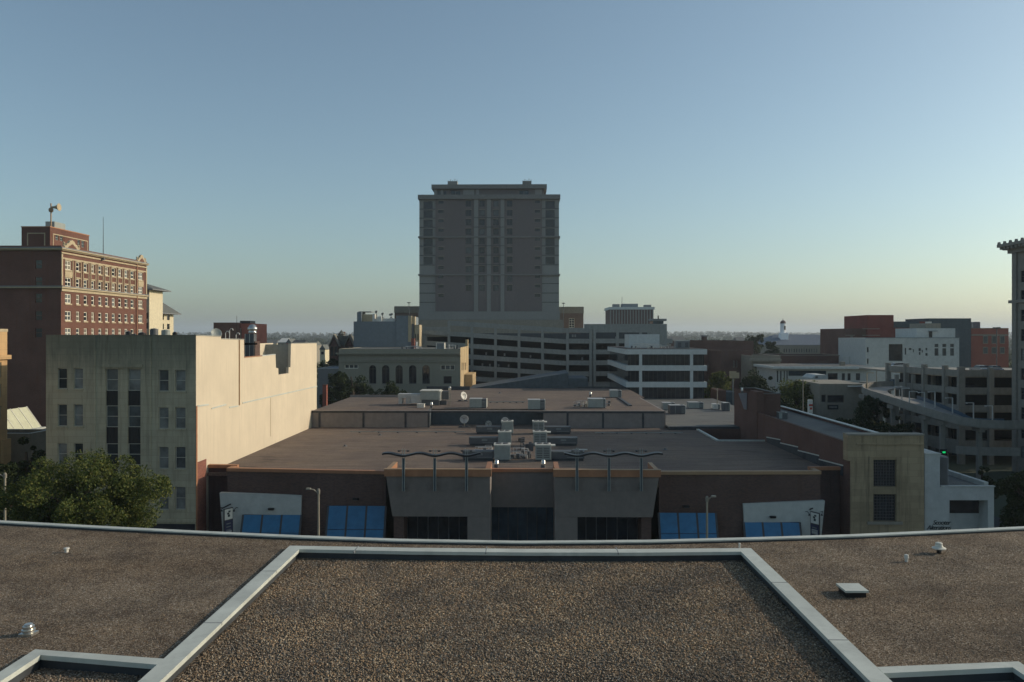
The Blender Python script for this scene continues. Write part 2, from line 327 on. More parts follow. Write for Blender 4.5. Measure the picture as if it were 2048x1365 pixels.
def grid(u0, u1, n, z0, pitch, rows, wf=.5, hf=.55, zo=0):
    out = []; s = (u1-u0)/n
    for j in range(rows):
        for i in range(n):
            c = u0+s*(i+.5); z = z0+pitch*j; out.append((c-s*wf/2, c+s*wf/2, z, z+pitch*hf))
    return out

# ------------------------------------------------------------------ ground, streets
tag(MB().poly([(-9000, -300, 0), (9000, -300, 0), (9000, 12000, 0), (-9000, 12000, 0)]).build('ground', 'earth'), kind='structure')
tag(MB().poly([(-160, 24, .004), (200, 24, .004), (200, 72, .004), (-160, 72, .004)]).build('road', 'asphalt'), kind='structure')
tag(MB().box(-160, 200, 71.9, 78.4, -.2, .14).build('pavement', 'paving'), kind='structure')
tag(MB().box(-160, 200, 19.9, 24.1, -.2, .14).build('pavement', 'paving'), kind='structure')
tag(MB().poly([(41, 78.5, .006), (58, 78.5, .006), (58, 240, .006), (41, 240, .006)]).build('road', 'asphalt'), kind='structure')
tag(MB().poly([(-66, 78.5, .006), (-47.5, 78.5, .006), (-47.5, 240, .006), (-66, 240, .006)]).build('road', 'asphalt'), kind='structure')
mm = MB()
for i in range(44): mm.poly([(-158+i*8, 47.9, .008), (-154+i*8, 47.9, .008), (-154+i*8, 48.1, .008), (-158+i*8, 48.1, .008)])
tag(mm.build('road_marking', 'paint'), kind='structure')

# ------------------------------------------------------------------ foreground roof
ZF = H-5.0; ZT = H-4.93; ZI = H-5.135
r = T('roof_terrace_building', 'foreground building with flat brown gravel roof and pale metal edging', 'building', (0, 10, 0))
edge_px = [(-160, 1030), (0, 1043), (200, 1054), (400, 1064), (600, 1073), (800, 1080), (1040, 1084), (1300, 1082), (1500, 1077), (1700, 1071), (1880, 1063), (2048, 1055), (2220, 1045)]
E = [onZ(a, b, ZT)[:2] for a, b in edge_px]
pl = [(E[0][0], 1.0)] + [(E[-1][0], 1.0)] + E[::-1]
# hole-free outer roof pieces around the framed bays
LX, RX, W_ = -5.5, 5.22, .31
YB = 18.62
m = MB()
def ey(x):
    for (a, b) in zip(E[:-1], E[1:]):
        if a[0] <= x <= b[0]: return a[1]+(b[1]-a[1])*(x-a[0])/(b[0]-a[0])
    return E[0][1] if x < E[0][0] else E[-1][1]
SL, SR, SYL, SYR = -7.68, 7.45, 12.42, 12.2
def strip(x0, x1, yf0, yf1):
    xs = [x0]+[e[0] for e in E if x0 < e[0] < x1]+[x1]
    fy = lambda x: yf0+(yf1-yf0)*(x-x0)/(x1-x0)
    for a, b in zip(xs[:-1], xs[1:]): m.quad((a, fy(a), ZF), (b, fy(b), ZF), (b, ey(b), ZF), (a, ey(a), ZF))
strip(E[0][0], SL, 1, 1); strip(SL, LX, SYL-.05, SYL-.4); strip(LX, RX, YB-.1, YB-.14); strip(RX, SR, SYR-.3, SYR-.05); strip(SR, E[-1][0], 1, 1)
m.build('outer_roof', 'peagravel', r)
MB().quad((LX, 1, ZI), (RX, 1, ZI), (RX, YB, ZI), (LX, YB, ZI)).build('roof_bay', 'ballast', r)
MB().quad((SL, 1, ZI), (LX-.01, 1, ZI), (LX-.01, SYL, ZI), (SL, SYL, ZI)).build('roof_bay', 'ballast', r)
MB().quad((RX+.01, 1, ZI), (SR, 1, ZI), (SR, SYR, ZI), (RX+.01, SYR, ZI)).build('roof_bay', 'roof_gray', r)
# edge curb
c = MB(); d = MB(); n = len(E)
inn = [(x, y-.10) for x, y in E]; inn2 = [(x, y-.14) for x, y in E]; out = [(x, y+.10) for x, y in E]
for i in range(n-1):
    c.prism([out[i+1], out[i], inn[i], inn[i+1]], ZT-.03, ZT)
    d.prism([(E[i+1][0], E[i+1][1]+.06), (E[i][0], E[i][1]+.06), inn[i], inn[i+1]], ZF-.05, ZT-.036)
c.build('edge_coping', 'flashing', r); d.build('edge_upstand', 'membrane', r)
bx = MB()
for i in range(n-1): bx.quad((*E[i+1], 0), (*E[i], 0), (*E[i], ZT-.04), (*E[i+1], ZT-.04))
bx.quad((E[0][0], 1, 0), (E[0][0], E[0][1], 0), (E[0][0], E[0][1], ZF-.001), (E[0][0], 1, ZF-.001)); bx.quad((E[-1][0], 1, 0), (E[-1][0], E[-1][1], 0), (E[-1][0], E[-1][1], ZF-.001), (E[-1][0], 1, ZF-.001))
bx.build('wall', 'brown_brick', r)
def parapet(name, pts, side):         # polyline of OUTER edge; width to the inner side
    c = MB(); d = MB(); lip = MB()
    for i in range(len(pts)-1):
        (a, ai), (b, bi) = pts[i], pts[i+1]
        c.prism([a, ai, bi, b] if side else [a, b, bi, ai], ZT-.075, ZT)
        def sh(p, q, k): return (p[0]+(q[0]-p[0])*k, p[1]+(q[1]-p[1])*k)
        d.prism([sh(a, ai, .12), sh(a, ai, .86), sh(b, bi, .86), sh(b, bi, .12)] if side else [sh(a, ai, .12), sh(b, bi, .12), sh(b, bi, .86), sh(a, ai, .86)], ZI-.06, ZT-.078)
    p = c.build(name, 'flashing', r); d.build('upstand', 'membrane', p); return p
fm = [((LX, 1.0), (LX+W_, 1.0)), ((LX, YB), (LX+W_, YB-W_))]
parapet('bay_coping', fm, True)
ys = [YB, YB-.14, YB-.19, YB-.16, YB-.04]; xs = [LX, -2.6, 0, 2.6, RX]
q = [((xs[0], ys[0]), (xs[0]+W_, ys[0]-W_))]+[((xs[i], ys[i]), (xs[i], ys[i]-W_)) for i in (1, 2, 3)]+[((xs[4], ys[4]), (xs[4]-W_, ys[4]-W_))]
parapet('bay_coping', q, True)
parapet('bay_coping', [((RX, YB-.04), (RX-W_, YB-.04-W_)), ((RX, 1.0), (RX-W_, 1.0))], True)
parapet('bay_coping', [((SL, 1.0), (SL+.22, 1.0)), ((SL, SYL), (SL+.22, SYL-.22)), ((LX-.003, SYL-.33), (LX-.003, SYL-.55))], True)
parapet('bay_coping', [((RX+.003, SYR-.24), (RX+.003, SYR-.46)), ((SR, SYR), (SR-.22, SYR-.22)), ((SR, 1.0), (SR-.22, 1.0))], True)
jn = MB()
for y in (13.6, 16.6):
    jn.box(LX-.004, LX+W_+.004, y, y+.02, ZT-.04, ZT+.003); jn.box(RX-W_-.004, RX+.004, y-.6, y-.58, ZT-.04, ZT+.003)
for x in (-3.9, -.9, 2.1): jn.box(x, x+.02, YB-W_-.2, YB+.0, ZT-.04, ZT+.0025)
each(jn, 'coping_joint', 'graywall', r)
# loose stones: uncountable
def stones(name, label, mat, x0, x1, y0, y1, z, n, s, mask=None):
    P = np.column_stack([NR.uniform(x0, x1, n), NR.uniform(y0, y1, n), np.full(n, z)])
    if mask: P = P[mask(P)]
    n = len(P); base = np.array([[1, 0, 0], [-1, 0, 0], [0, 1, 0], [0, -1, 0], [0, 0, 1], [0, 0, -1.]])
    F = np.array([[0, 2, 4], [2, 1, 4], [1, 3, 4], [3, 0, 4], [2, 0, 5], [1, 2, 5], [3, 1, 5], [0, 3, 5]])
    V = base[None]*NR.uniform(.55, 1.25, (n, 6, 1)) + NR.normal(0, .18, (n, 6, 3))
    sc = s*NR.uniform(.5, 1.25, (n, 1, 3)); sc[:, :, 2] *= .75; V = V*sc
    a = NR.uniform(0, 2*pi, n); ca, sa = np.cos(a)[:, None], np.sin(a)[:, None]
    X = V[:, :, 0]*ca-V[:, :, 1]*sa; Y = V[:, :, 0]*sa+V[:, :, 1]*ca; V[:, :, 0] = X; V[:, :, 1] = Y
    V += P[:, None]; V[:, :, 2] += s*NR.uniform(-.1, .5, (n, 1))
    V = V.reshape(-1, 3); FF = (F[None]+np.arange(n)[:, None, None]*6).reshape(-1)
    me = bpy.data.meshes.new(name); me.vertices.add(len(V)); me.vertices.foreach_set('co', V.ravel())
    me.loops.add(len(FF)); me.loops.foreach_set('vertex_index', FF.astype(np.int32)); me.polygons.add(len(FF)//3)
    me.polygons.foreach_set('loop_start', np.arange(0, len(FF), 3, dtype=np.int32)); me.update(calc_edges=True)
    me.materials.append(M[mat]); o = bpy.data.objects.new(name, me); COL.objects.link(o); return tag(o, label, 'gravel', kind='stuff')
stones('gravel', 'coarse brown river gravel spread over the framed roof bay in front', 'stones', LX+W_+.01, RX-W_-.01, 10.6, YB-W_-.2, ZI, 80000, .0205)
stones('gravel', 'coarse dark gravel in the small framed bay at the lower left', 'stones', SL+.22, LX-.05, 10.6, SYL-.3, ZI, 3500, .018)
stones('gravel', 'finer loose gravel spread over the wide outer roof', 'stones', -17, 17, 11.5, 19.3, ZF, 60000, .0125, lambda P: ((P[:, 0] < SL-.01) | (P[:, 0] > SR+.01) | ((P[:, 1] > 12.5) & ((P[:, 0] < LX-.02) | (P[:, 0] > RX+.02))) | (P[:, 1] > YB+.02)))

# small things on the foreground roof
def vent_things():
    x, y, _ = onZ(57, 1270, ZF)
    t = T('roof_vent', 'ribbed silver dome vent on a square base at the left of the gravel roof', 'roof vent', (x, y, ZF))
    B('base_plate', 'steel', t, (x-.115, x+.115, y-.1, y+.1, ZF, ZF+.04))
    MB().lathe(x, y, [(.085, ZF+.041), (.09, ZF+.065), (.105, ZF+.07), (.105, ZF+.092), (.08, ZF+.097), (.09, ZF+.13), (.09, ZF+.148), (.062, ZF+.152), (.066, ZF+.175), (.055, ZF+.185), (.005, ZF+.188)], 24).build('cowl', 'steel', t, smooth=False)
    x, y, _ = onZ(133, 1105, ZF)
    t = T('vent_pipe', 'stubby white vent pipe near the left roof edge', 'vent pipe', (x, y, ZF)); MB().lathe(x, y, [(.04, ZF), (.04, ZF+.07)], 12).build('pipe', 'dish', t); MB().lathe(x, y, [(.06, ZF+.071), (.06, ZF+.1), (.02, ZF+.11)], 12).build('cap', 'dish', t)
    x, y, _ = onZ(1813, 1124, ZF)
    t = T('vent_pipe', 'white pipe with banded collar between the hatch and the mushroom vent', 'vent pipe', (x, y, ZF)); MB().lathe(x, y, [(.035, ZF), (.035, ZF+.1)], 12).build('pipe', 'dish', t); MB().lathe(x, y, [(.05, ZF+.08), (.05, ZF+.11), (.045, ZF+.112), (.045, ZF+.15), (.03, ZF+.16)], 12).build('cap', 'dish', t)
    x, y, _ = onZ(1479, 1101, ZF)
    t = T('vent_pipe', 'thin white pipe standing behind the corner of the framed roof bay', 'vent pipe', (x, y, ZF)); MB().lathe(x, y, [(.02, ZF), (.02, ZF+.14)], 10).build('pipe', 'dish', t); MB().lathe(x, y, [(.026, ZF+.141), (.026, ZF+.165)], 10).build('cap', 'dish', t)
    x, y, _ = onZ(1878, 1107, ZF)
    t = T('mushroom_vent', 'pale mushroom shaped vent on a dark stem near the right roof edge', 'roof vent', (x, y, ZF))
    MB().lathe(x, y, [(.05, ZF), (.05, ZF+.1)], 12).build('stem', 'black', t)
    MB().lathe(x, y, [(.13, ZF+.101), (.15, ZF+.11), (.15, ZF+.125), (.09, ZF+.15), (.075, ZF+.2), (.075, ZF+.235), (.05, ZF+.25)], 18).build('cowl', 'trim_lt', t)
    a = onZ(1712, 1195, ZF); x, y = a[0], a[1]
    t = T('roof_hatch', 'square roof hatch with pale flat lid on a black curb', 'roof hatch', (x, y, ZF), rz=0)
    pw = .185; MB().box(x-pw, x+pw, y-.02, y+.38, ZF, ZF+.1).build('curb', 'black', t)
    MB().box(x-pw-.035, x+pw+.035, y-.055, y+.415, ZF+.101, ZF+.14).build('lid', 'flashing', t)
vent_things()

# ------------------------------------------------------------------ beige office with the sunlit side wall (left)
YF = 78.0; XS = XY(392, YF); XW = XY(92, YF); YBK = 123.5
def beige():
    r = T('office_building', 'four storey weathered cream stone office with a big blank sunlit cream side wall', 'building', (XS, YF, 0))
    cols = [(115, 134), (147, 166), (317, 337), (350, 371)]
    rowsL = [(737, 778), (809, 853), (887, 930), (966, 1010)]; rowsR = [(740, 783), (815, 858), (894, 938), (974, 1020)]
    H1 = [rS(a, b, c, d, YF) for a, b in cols[:2] for c, d in rowsL] + [rS(a, b, c, d, YF) for a, b in cols[2:] for c, d in rowsR]
    cen = [rS(a, b, 738, 1050, YF) for a, b in ((211, 236), (255, 281))]
    ztop = H+.02-.12
    m = MB(); wall(m, 'S', YF, XW, XS, 0, ztop, H1+cen, .3)
    wall(m, 'W', XW, YF, 97, 0, ztop); wall(m, 'N', 97, XW, XS-4.4, 13, ztop-.3); wall(m, 'W', XW, 97, YBK, 0, 13.4); wall(m, 'N', YBK, XW, XS-3, 0, 13.4)
    m.quad((XW, YF, ztop), (XS-.35, YF, ztop), (XS-.35, YF+.4, ztop), (XW, YF+.4, ztop)); m.quad((XS, YF, 0), (XS, YF+.012, 0), (XS, YF+.012, ztop), (XS, YF, ztop)); m.quad((XW, YF+.4, ztop-.8), (XS-.35, YF+.4, ztop-.8), (XS-.35, YF+.4, ztop), (XW, YF+.4, ztop))
    m.build('front_wall', 'cream_stone', r)
    for i, h in enumerate(H1): window(r, 'S', YF, h, .22, 'window_frame', random.choice(['g_blind', 'g_mid', 'g_dark', 'g_blind']), .06, 2, 1, 'cream_stone')
    for (a, b, c, d) in cen:
        za = [onY(245, y, YF)[2] for y in (738, 782, 812, 855, 888, 931, 965, 1009, 1050)]
        for k in range(0, 8, 2):
            window(r, 'S', YF, (a, b, za[k+1], za[k]), .26, 'window_frame', ['g_blind', 'g_mid', 'g_dark', 'g_dark'][k//2], .06, 2)
            if k < 7:
                sp_ = MB(); gbox(sp_, 'S', YF, a+.003, b-.003, za[k+2]+.003, za[k+1]-.003, -.29, -.2)
                for q in range(1, 4): u = a+(b-a)*q/4; gbox(sp_, 'S', YF, u-.02, u+.02, za[k+2]+.05, za[k+1]-.05, -.2, -.17)
                sp_.build('spandrel', 'black', r)
    t = MB()    # lintel, pilaster edges and base
    a, b, c, d = rS(205, 285, 729, 735, YF); gbox(t, 'S', YF, a, b, c, d, .0, .14); gbox(t, 'S', YF, a+.1, b-.1, c-.12, c-.002, .0, .08)
    for px in (188, 299):
        a, b, c, d = rS(px, px+3.5, 672, 1060, YF); gbox(t, 'S', YF, a, b, c, ztop-.05, .0, .10)
    a, b, c, d = rS(92, 392, 1038, 1044, YF); gbox(t, 'S', YF, a, b, c, d, .0, .12)
    gbox(t, 'S', YF, XW, XS, ztop+.002, ztop+.09, -.35, .05)
    for px in (240,):
        a, b, c, d = rS(px-3, px+11, 741, 1040, YF)
    t.build('stone_trim', 'cream_stone', r)
    g = MB(); a, b, c, d = rS(250, 390, 1048, 1110, YF); gbox(g, 'S', YF, a, b, c, d, .0, .06); g.build('shop_window', 'g_dark', r)
    # side wall, profile in Y,z
    def p(px, py):
        v = onX(px, py, XS); return (v[1], v[2])
    prof = [(YF+.01, 0), (YF+.01, ztop), p(442, 674), p(442.5, 679), p(488, 680), p(488.5, 716), p(551, 710), p(552, 736), p(556.5, 737), p(557, 750), p(577, 747), p(577.5, 735), p(581, 735), p(582, 688), p(634.5, 687)]
    zb = prof[-1][1]; prof += [(YBK, zb), (YBK, 0)]
    MB().extr(prof, 'y', XS-.35, XS).build('side_wall', 'cream_paint', r)
    cp = MB()
    def cap(a, b, mt='membrane'):
        z = max(a[1], b[1]); cp.extr([(a[0], a[1]+.004), (b[0], b[1]+.004), (b[0], b[1]+.1), (a[0], a[1]+.1)], 'y', XS-.4, XS+.04)
    cap(prof[1], prof[2]); cap(prof[3], prof[4]); cap(prof[13], prof[15])
    cp.build('coping', 'grey_plaster', r)
    cp = MB(); cap(prof[5], p(524, 713)); cp.build('coping', 'rust_cap', r); cp = MB(); cap(p(524, 713), prof[6]); cp.build('coping', 'flashing', r)
    # roof and light well behind the notches
    ya, yb = prof[4][0], prof[13][0]; zr = ztop-.9
    MB().box(XW+.1, XS-.351, YF+.41, 97, zr-.2, zr).box(XS-4.4, XS-.351, 97.001, ya+.3, zr-.2, zr).build('roof', 'roof_gray', r)
    MB().box(XW+.1, XS-4.45, 97.1, YBK-.1, 12.7, 13.0).build('roof', 'roof_dark', r)
    MB().box(XS-4.1, XS-.36, yb+.2, YBK-.1, zb-.9, zb-.7).build('roof', 'roof_dark', r)
    MB().box(XS-4.1, XS-.36, ya+.3, yb+.1, 10.8, 11.0).build('well_floor', 'roof_dark', r)
    ga, gb = YX(548, XS-4.0), YX(606, XS-4.0)
    MB().box(XS-4.4, XS-4.0, gb-3.4, gb, 11, onX(600, 692, XS-4)[2]).build('well_wall', 'grey_plaster', r)
    MB().box(XS-3.99, XS-3.6, YX(516, XS-3.6), YX(546.5, XS-3.6), 11, onX(530, 687, XS-3.6)[2]).build('stair_head', 'cream_paint', r)
    MB().box(XS-4.02, XS-.37, yb+.12, yb+.3, 11, zb).build('well_wall', 'grey_plaster', r)
    # flashing steps, drain pipe, joint
    f = MB()
    def ln(a, b, h=.16):
        f.extr([(a[0], a[1]-h), (b[0], b[1]-h), (b[0], b[1]), (a[0], a[1])], 'y', XS+.002, XS+.05)
    for a, b in (((394, 811), (417, 808)), ((423, 816), (452, 808)), ((458, 814), (476, 811)), ((485, 805), (634, 772))): ln(p(*a), p(*b))
    each(f, 'flashing_strip', 'flashing', r)
    q = p(478, 680), p(478, 811); MB().box(XS+.001, XS+.1, q[0][0]-.08, q[0][0]+.08, q[1][1], q[0][1]).build('drain_pipe', 'tan_cap', r)
    q = p(541, 795); MB().box(XS+.001, XS+.02, q[0]-.04, q[0]+.04, 9.5, q[1]).build('wall_joint', 'tan_cap', r)
    MB().box(XS+.002, XS+.04, YF+.02, YX(412, XS), 0, onX(402, 922, XS)[2]).build('brick_base', 'red_old', r)
    f = MB(); a = p(395.5, 812); f.box(XS+.001, XS+.05, YF-.03, YF+.25, 2, a[1]); f.build('corner_strip', 'rust_cap', r)
    return zr
zr = beige()
def drum(px, top, wpx, Y, zb, mat, name, label, cat='tank', grp=None):
    x, _, z = onY(px, top, Y); rad = wpx/2*Y/FPX; t = T(name, label, cat, (x, Y, zb), grp)
    MB().lathe(x, Y, [(rad, zb), (rad, z-.06), (rad*1.04, z-.05), (rad*1.04, z)], 20).build('drum', mat, t); MB().lathe(x, Y, [(rad*.85, z+.001), (rad*.8, z+.05), (.02, z+.12)], 20).build('lid', mat, t)
for px, tp, wd, Y, mt, lab in ((257, 665, 12, 84, 'black', 'short black roof tank left of the taller ones'), (269, 669.5, 8, 86, 'black', 'very low black roof tank second from the left'), (284, 667, 15, 84, 'black', 'low wide black roof tank below the hotel corner'), (308, 659, 16, 85, 'hvac_dk', 'tallest dark drum tank on the cream office roof'),
        (331.5, 661.5, 17, 88, 'hvac', 'grey round topped tank right of the tallest drum'), (350, 666, 10, 84, 'black', 'small black tank rightmost on the cream office roof')):
    drum(px, tp, wd, Y, zr, mt, 'roof_tank', lab, grp='tanks on the cream office roof')
def chimney():
    Y = 103.; X = XS-2.3; x = XY(505, Y); t = T('exhaust_stack', 'shiny ribbed turbine cowl on a tall dark duct above the light well', 'exhaust stack', (x, Y, 11))
    a = rS(494, 513, 668, 720, Y); B('duct', 'hvac_dk', t, (a[0], a[1]-.15, Y-.6, Y+.5, 11.01, a[3])); B('corner_strip', 'flashing', t, (a[0]-.06, a[0]-.002, Y-.66, Y-.5, 11.01, a[3]), ((a[0]+a[1])/2-.1, (a[0]+a[1])/2-.04, Y-.66, Y-.602, 11.01, a[3]))
    z = lambda y: onY(505, y, Y)[2]; s = Y/FPX
    MB().lathe(x, Y, [(8*s, z(667.5)), (8.5*s, z(665)), (8.2*s, z(664)), (6.6*s, z(662.5)), (9.6*s, z(660)), (9.6*s, z(656)), (7.4*s, z(654.5)), (7*s, z(652)), (5.5*s, z(651.5)), (5*s, z(650)), (.05, z(649))], 24).build('cowl', 'steel', t, smooth=True)
    B('duct_cabinet', 'brown_brick', t, (XY(513, 104), XY(516, 104)+.1, 102.6, 104.5, 11.01, onY(514, 683, 104)[2]))
chimney()
# rooftop pipes and dish on the beige roof
t = T('roof_pipes', 'pale gooseneck pipes and conduit along the cream office parapet', 'pipework', (XY(465, 92), 92, zr)); m = MB()
for px, h in ((451, 1.2), (459, 1.5), (472, 1.0)):
    x = XY(px, 92); m.tube([(x, 92, zr), (x, 92, zr+h), (x+.15, 92, zr+h+.2), (x+.35, 92, zr+h+.2), (x+.42, 92, zr+h)], .05)
m.build('pipe', 'dish', t)
t = T('satellite_dish', 'grey tilted dish by the notch of the sunlit cream wall', 'satellite dish', (XY(432, 90), 90, zr)); x = XY(433, 90)
MB().tube([(x, 90, zr), (x, 90, zr+1.0)], .05).build('mast', 'pole', t); m = MB(); m.lathe(0, 0, [(.05, 0), (.35, .06), (.6, .2), (.58, .21), (.3, .1), (.04, .05)], 20)
o = m.build('reflector', 'hvac', t, local=True); o.location = (0, 0, 1.1); o.rotation_euler = (radians(65), 0, radians(35))
t = T('mast_antenna', 'thin whip mast rising from the roof beside the small brick block', 'antenna', (XY(473.5, 95), 95, zr)); MB().tube([(XY(473.5, 95), 95, zr), (XY(473.5, 95), 95, onY(473, 632, 95)[2])], .025).build('mast', 'black', t)

# ------------------------------------------------------------------ store block
XR = 31.5
def store():
    r = T('shopping_building', 'long low brown brick store with twin flared taupe bays and a wide gravel roof', 'building', (0, 79, 0))
    ZC = H-13.3; ZR = H-14.0; YB1 = 120.5
    xl = XS+.06; x0 = XY(455, 79.3); x1 = XY(772, 78)
    # roofs
    m = MB(); m.prism([(xl, 80.6), (XR, 80.6), (XR, 105.7), (25.4, 105.7), (25.4, YB1), (xl, YB1)], ZR-.3, ZR)
    m.box(XY(857, 124.6), XY(1087, 124.6), YB1+.001, 124.6, ZR-.3, ZR); m.build('roof', 'roof_gravel', r)
    each(MB().prism([(x0+.41, 79.68), (x1, 78.22), (x1, 80.59), (x0+.41, 80.59)], ZR-.3, ZR).box(XY(1322, 78), XY(1634, 78.6)-.4, 78.92, 80.59, ZR-.3, ZR).box(-13.2, -3.9, 79.92, 80.59, ZR-.3, ZR).box(3.9, 12.9, 79.92, 80.59, ZR-.3, ZR), 'roof', 'roof_gravel', r)
    # wing walls with openings behind awnings
    def wing(xa, ya, xb, yb, zt, mat, nm='brick_wall'):
        MB().prism([(xa, ya), (xb, yb), (xb, yb+.4), (xa, ya+.4)], 0, zt).build(nm, mat, r)
        c = MB(); c.prism([(xa-.06, ya-.12), (xb+.06, yb-.12), (xb+.06, yb+.45), (xa-.06, ya+.45)], zt+.003, zt+.32); return c
    c = wing(x0, 79.3, x1, 77.8, ZC-.3, 'brown_brick'); c.build('coping', 'rust_cap', r)
    c = wing(xl, 81.0, x0+.4, 80.8, ZC-.25, 'dark_brick'); c.build('coping', 'rust_cap', r)
    B('brick_return', 'brown_brick', r, (x0+.001, x0+.4, 79.72, 80.78, 0, ZC-.3)); B('coping', 'rust_cap', r, (x0-.05, x0+.45, 79.76, 80.6, ZC-.297, ZC+.02))
    xa, xb, xc = XY(1318, 78), XY(1640, 78.6), XR-.06
    c = wing(xa, 78.0, xb, 78.5, ZC-.3, 'brown_brick'); c.build('coping', 'tan_cap', r)
    c = wing(xb-.4, 80.3, xc, 80.4, ZC-.2, 'dark_brick'); c.build('coping', 'rust_cap', r)
    B('brick_return', 'brown_brick', r, (xb-.4, xb-.001, 78.95, 80.28, 0, ZC-.3)); B('coping', 'tan_cap', r, (xb-.45, xb+.05, 78.97, 80.1, ZC-.297, ZC+.025))
    # centre recess
    a, b = XY(978, 80), XY(1112, 80)
    B('recess_wall', 'taupe', r, (a, b, 80.0, 80.4, onY(1045, 1015, 80)[2], ZC-.42)); B('coping', 'rust_cap', r, (a, b, 79.85, 80.45, ZC-.417, ZC-.1))
    w_ = MB(); 
    for i in range(8): u = a+(b-a)*i/7; w_.box(u-.05, u+.05, 79.98, 80.1, 0, onY(1045, 1015.3, 80)[2])
    w_ = w_.build('shop_glazing', 'frame_dark', r); B('pane', 'g_blue', w_, (a, b, 80.12, 80.2, 0, onY(1045, 1015.3, 80)[2]))
    # flared bays
    for sgn in (0, 1):
        px = (lambda p: p) if sgn == 0 else (lambda p: 2090-p)
        yb_ = 75.6; zt = H-12.75; zb = onY(860, 1034, 75.8)[2]
        X = sorted((XY(px(770), yb_), XY(px(980), yb_))); inner = XY(px(980), yb_); outer = XY(px(772), yb_); outb = XY(px(785), 76)
        dI = 1 if sgn == 0 else -1
        pb = [(outb, 75.9), (inner, 75.9), (inner, 79.9), (outb, 79.9)]; pt = [(outer, 75.6), (inner, 75.6), (inner, 79.9), (outer, 79.9)]
        if sgn: pb = pb[::-1]; pt = pt[::-1]
        m = MB(); m.prism(pb, zb, zt-.65, top=pt); m.build('flared_bay', 'taupe', r)
        # parapet ring above
        g = MB(); lo, hi = min(inner, outer), max(inner, outer)
        g.box(lo-.15, hi+.15, 75.42, 75.95, zt-.645, zt); g.box(min(inner, inner-dI*.45), max(inner, inner-dI*.45)+0, 75.951, 80.4, zt-.645, zt)
        g.box(min(outer, outer+dI*.4), max(outer, outer+dI*.4), 75.951, 79.9, zt-.645, zt); each(g, 'bay_parapet', 'rust_cap', r)
        g = MB(); g.box(lo-.17, hi+.17, 75.4, 75.97, zt+.002, zt+.05); g.box(min(outer, outer+dI*.4), max(outer, outer+dI*.4), 75.971, 79.9, zt+.002, zt+.05); g.build('bay_coping', 'tan_cap', r)
        B('bay_roof', 'roof_gravel', r, (lo+.45, hi-.45, 75.96, 79.88, zt-.9, zt-.5))
        pin = XY(px(935), 76)
        B('bay_pier', 'taupe', r, (min(pin, inner), max(pin, inner), 75.95, 79.9, 0, zb-.003))
        pa, pc = XY(px(806), 76), XY(px(786), 76)
        B('brick_pier', 'brown_brick', r, (min(pa, pc), max(pa, pc), 76.4, 79.8, 0, zb-.003))
        e = B('entrance', 'frame_dark', r, (min(pa, pin), max(pa, pin), 78.9, 79.0, 0, zb-.004)); 
        e2 = MB(); n_ = 6
        for i in range(n_+1): u = min(pa, pin)+abs(pa-pin)*i/n_; e2.box(u-.04, u+.04, 78.8, 78.9, 0, zb-.3)
        e2.build('mullion', 'hvac_dk', e); B('pane', 'g_dark', e, (min(pa, pin)+.1, max(pa, pin)-.1, 78.84, 78.88, 0.1, zb-.35))
    # white portals
    ya = 78.3
    def portal(pp, wallY, mirror):
        pts = [onY(a, b, wallY) for a, b in pp]; m = MB(); m.extr([(p[0], p[2]) for p in pts], 'x', wallY-.25, wallY+.25); return m.build('portal', 'white_paint', r)
    portal([(441, 985), (604, 991), (603, 1030), (487, 1028), (483, 1075), (472, 1140), (455, 1140), (447, 1063)], 78.55, 0)
    portal([(1485, 1007), (1648, 1001), (1641, 1070), (1636, 1140), (1606, 1140), (1600, 1046), (1600, 1043), (1487, 1045)][::-1], 78.25, 1)
    # front part of the building behind: raised block (roof 2), its panels
    ZW = H-11.5; Y2 = YB1; 
    xl2, xr2 = XS+.06, XY(1328, Y2); ra, rb = XY(857, Y2), XY(1087, Y2)
    wl = MB(); wl.box(xl2, ra, Y2, Y2+.35, ZR-.3, ZW-.02); wl.box(rb, xr2, Y2, Y2+.35, ZR-.3, ZW-.02); each(wl, 'upper_wall', 'panel', r)
    B('recess_back_wall', 'bluewall', r, (ra-.001, rb+.001, 124.6, 124.9, ZR-.3, ZW-.02), (ra-.35, ra-.002, Y2+.351, 124.9, ZR-.3, ZW-.02), (rb+.002, rb+.35, Y2+.351, 124.9, ZR-.3, ZW-.02))
    pl_ = MB()
    for px in (639, 727, 811, 857.5, 1135, 1206, 1286): x = XY(px, Y2); pl_.box(x-.15, x+.15, Y2-.08, Y2-.001, ZR, ZW-.3)
    each(pl_, 'wall_rib', 'membrane', r)
    B('upper_edge', 'membrane', r, (xl2, xr2, Y2-.1, Y2-.002, ZW-.28, ZW-.05)); B('upper_edge_cap', 'panel', r, (xl2, xr2+.1, Y2-.15, Y2+.4, ZW-.015, ZW+.06))
    m = MB(); m.box(xl2, xr2, Y2+.36 if False else 124.91, 147, ZW-.3, ZW); m.box(xl2, ra-.352, Y2+.41, 124.909, ZW-.3, ZW); m.box(rb+.352, xr2, Y2+.41, 124.909, ZW-.3, ZW); m.box(ra-.36, rb+.36, 124.2, 124.908, ZW-.3, ZW-.001)
    m.build('upper_roof', 'roof_gravel', r)
    MB().prism([(-21.6, 147.001), (21.9, 147.001), (21.9, 172), (-18.5, 172)], ZW-.3, ZW).build('upper_roof', 'roof_gravel', r)
    B('upper_side_wall', 'panel', r, (xr2-.001, xr2+.3, Y2+.36, 172, 0, ZW-.01), (xl2, -21.7, 147.01, 147.3, 0, ZW+.4))
    B('upper_back_parapet', 'membrane', r, (-20.5, -11.5, 166.4, 166.8, ZW-.2, ZW+.75), (XY(1155, 172), 22, 171.5, 171.9, ZW-.2, ZW+.4))
